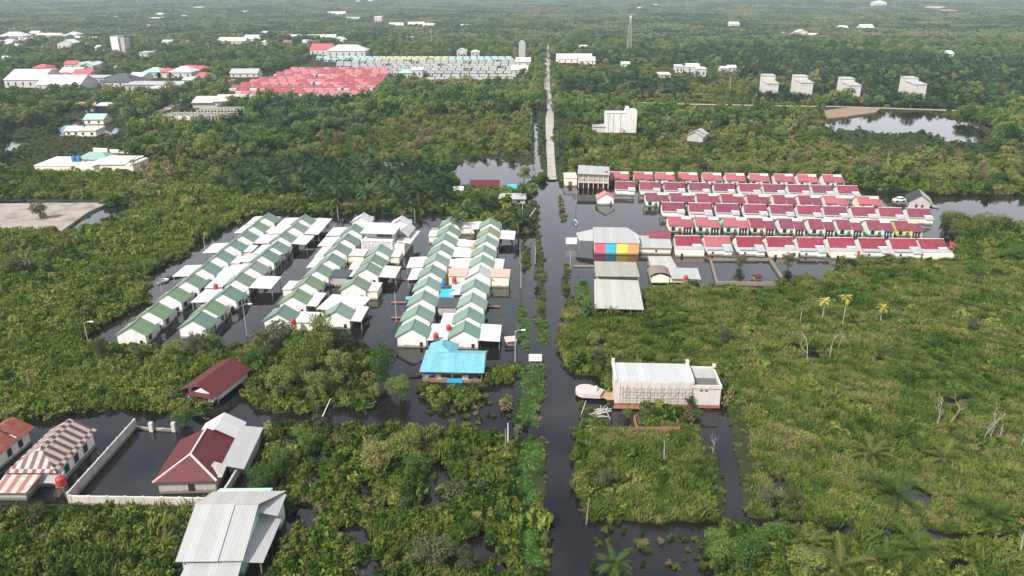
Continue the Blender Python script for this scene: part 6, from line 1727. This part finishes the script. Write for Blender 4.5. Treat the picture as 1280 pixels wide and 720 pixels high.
# dead trees
for k, (px, py, h, r, lab) in enumerate(((38,494,7.0,.2,'bleached dead tree in the left scrub above the rusty roof'), (33,338,8.0,.2,'tall bleached dead trunks below the sand pad'), (40,336,6.5,.16,'second bleached trunk right beside the tall dead trunks'), (70,322,4.5,.13,'small bleached dead tree right of the tall trunks'), (148,292,4.5,.12,'thin dead tree on the bank of the small pond by the sand pad'), (1172,533,6.5,.15,'left dead tree with upright branches in the right marsh'), (1186,530,5.5,.13,'dead tree just right of the upright one'), (1229,548,8.0,.14,'tallest bare trunk near the right edge'), (1238,550,5.5,.12,'shorter bare trunk right of the tallest'), (1248,550,5.0,.12,'second shorter bare trunk near the right edge'), (1275,560,7,.12,'leaning bare trunk at the right edge'), (1108,602,4.0,.1,'small bare twiggy tree above the large low palm'), (1010,448,6.5,.14,'bleached dead stem at the left below the yellowing palms'), (1036,450,7.0,.16,'forked dead stem below the tallest yellowing palm'), (1046,440,6.0,.12,'leaning dead stem right of the forked one'), (1110,222,12,.28,'large pale dead tree in the tree line behind the pond'), (913,118,14,.4,'wide bare grey tree beside the palm belt'), (222,152,8,.2,'bare tree by the concrete frame'), (302,150,9,.22,'bare white tree at the right end of the concrete frame'), (1272,700,4,.12,'curled bare branch at the lower right corner'), (890,568,3.5,.1,'bare stem on the bank below the annex'), (480,480,5,.1,'bare pale stem beside the canal trees'), (893,510,3.2,.08,'small bare stem right of the long building'), (560,618,2.2,.06,'broken pale branch in the puddle of the near scrub'))):
    mb = dead_mb(800 + k, h, r * .75, 5, 3); loc = G(px, py); t = thing('dead_tree', lab, 'dead tree', (loc.x, loc.y, 0), 0); part('trunk', mb, DEADW, t)

# crates on the turquoise house deck
A = bpy.data.objects['turquoise_roof_house'].location; 
for k, (dx, dy, w_, h_, m, lab) in enumerate(((2.2,1.2,.5,.5,REDP,'red crate'), (3.4,1.5,.6,.7,WHITEP,'white crate'), (4.6,1.1,.5,.4,WOOD,'grey wooden crate'), (8.6,1.3,.6,.6,WHITEP,'white crate'), (9.6,1.6,.7,.5,BLUEP,'blue crate'), (10.6,1.2,.5,.6,BROWN,'brown wooden crate'))):
    mb = MB(); mb.box(-w_, w_, -.35, .35, 0, h_); mb.box(-w_ - .04, w_ + .04, -.39, .39, h_, h_ + .08)
    o = part('crate', mb, m, None); o.location = (A.x + dx, A.y + dy, .155)
    tag(o, '%s on the deck under the turquoise roof, %s' % (lab, ['leftmost', 'left of the blue tarp', 'behind the blue tarp', 'right of the blue tarp', 'near the right posts', 'rightmost'][k]), 'crate', 'crates under the turquoise roof')

# ------------------------------------------------------------------ air, sky, sun, camera
mb = MB(); mb.box(-6900, 6900, -90, 9300, -3.0, 75)
hz = bpy.data.materials.new('haze'); hz.use_nodes = True; n_ = hz.node_tree; n_.nodes.clear()
o_ = n_.nodes.new('ShaderNodeOutputMaterial'); v_ = n_.nodes.new('ShaderNodeVolumePrincipled')
v_.inputs['Color'].default_value = (.72, .87, 1.0, 1); v_.inputs['Density'].default_value = HAZE; v_.inputs['Anisotropy'].default_value = .2
n_.links.new(v_.outputs[0], o_.inputs['Volume'])
tag(part('haze', mb, hz, None), 'pale bluish haze over the distant forest', 'haze', None, 'stuff')

w = bpy.data.worlds.new('World'); scene.world = w; w.use_nodes = True
nt = w.node_tree; bg = nt.nodes['Background']; sky = nt.nodes.new('ShaderNodeTexSky'); sky.sky_type = 'NISHITA'; sky.sun_disc = False
SUN_EL, SUN_AZ = radians(46), radians(226)   # azimuth clockwise from +Y: behind the camera on the left
sky.sun_elevation = SUN_EL; sky.sun_rotation = SUN_AZ; sky.dust_density = 2.5; sky.air_density = 1.0
tc = nt.nodes.new('ShaderNodeTexCoord'); mp = nt.nodes.new('ShaderNodeMapping'); mp.inputs['Scale'].default_value = (1.6, 1.6, 4.5); nt.links.new(tc.outputs['Generated'], mp.inputs[0])
cn = nt.nodes.new('ShaderNodeTexNoise'); cn.inputs['Scale'].default_value = 1.7; cn.inputs['Detail'].default_value = 6; cn.inputs['Roughness'].default_value = .6; nt.links.new(mp.outputs[0], cn.inputs['Vector'])
cr_ = nt.nodes.new('ShaderNodeValToRGB'); cr_.color_ramp.elements[0].position = .34; cr_.color_ramp.elements[1].position = .6; nt.links.new(cn.outputs['Fac'], cr_.inputs[0])
mx = nt.nodes.new('ShaderNodeMix'); mx.data_type = 'RGBA'; mx.inputs[7].default_value = (10.5, 10.7, 11.2, 1); sz_ = nt.nodes.new('ShaderNodeSeparateXYZ'); nt.links.new(tc.outputs['Generated'], sz_.inputs[0])
mr = nt.nodes.new('ShaderNodeMapRange'); mr.inputs[1].default_value = .12; mr.inputs[2].default_value = .62; mr.inputs[3].default_value = .95; mr.inputs[4].default_value = 0; nt.links.new(sz_.outputs[2], mr.inputs[0])
mu = nt.nodes.new('ShaderNodeMath'); mu.operation = 'MULTIPLY'; mu.inputs[1].default_value = .75; nt.links.new(cr_.outputs[0], mu.inputs[0])
mxm = nt.nodes.new('ShaderNodeMath'); mxm.operation = 'MAXIMUM'; nt.links.new(mr.outputs[0], mxm.inputs[0]); nt.links.new(mu.outputs[0], mxm.inputs[1])
nt.links.new(mxm.outputs[0], mx.inputs[0]); nt.links.new(sky.outputs[0], mx.inputs[6])
nt.links.new(mx.outputs[2], bg.inputs[0]); bg.inputs[1].default_value = .09
ld = bpy.data.lights.new('sun', 'SUN'); ld.energy = 4.4; ld.angle = radians(.8); ld.color = (1, .95, .87)
so = bpy.data.objects.new('sun', ld); COL.objects.link(so)
sd = Vector((sin(SUN_AZ) * cos(SUN_EL), cos(SUN_AZ) * cos(SUN_EL), sin(SUN_EL)))
so.rotation_euler = (-sd).to_track_quat('-Z', 'Y').to_euler(); so.location = sd * 300

cam = bpy.data.cameras.new('camera'); cam.sensor_width = 36; cam.lens = 36 * F / 1280; cam.clip_end = 30000; cam.clip_start = .5
co = bpy.data.objects.new('camera', cam); COL.objects.link(co); co.location = (0, 0, H); co.rotation_euler = (pi / 2 - P, 0, 0)
scene.camera = co
scene.cycles.volume_bounces = 1
scene.view_settings.view_transform = 'Standard'; scene.view_settings.look = 'None'; scene.view_settings.gamma = 1; scene.view_settings.exposure = EXPO
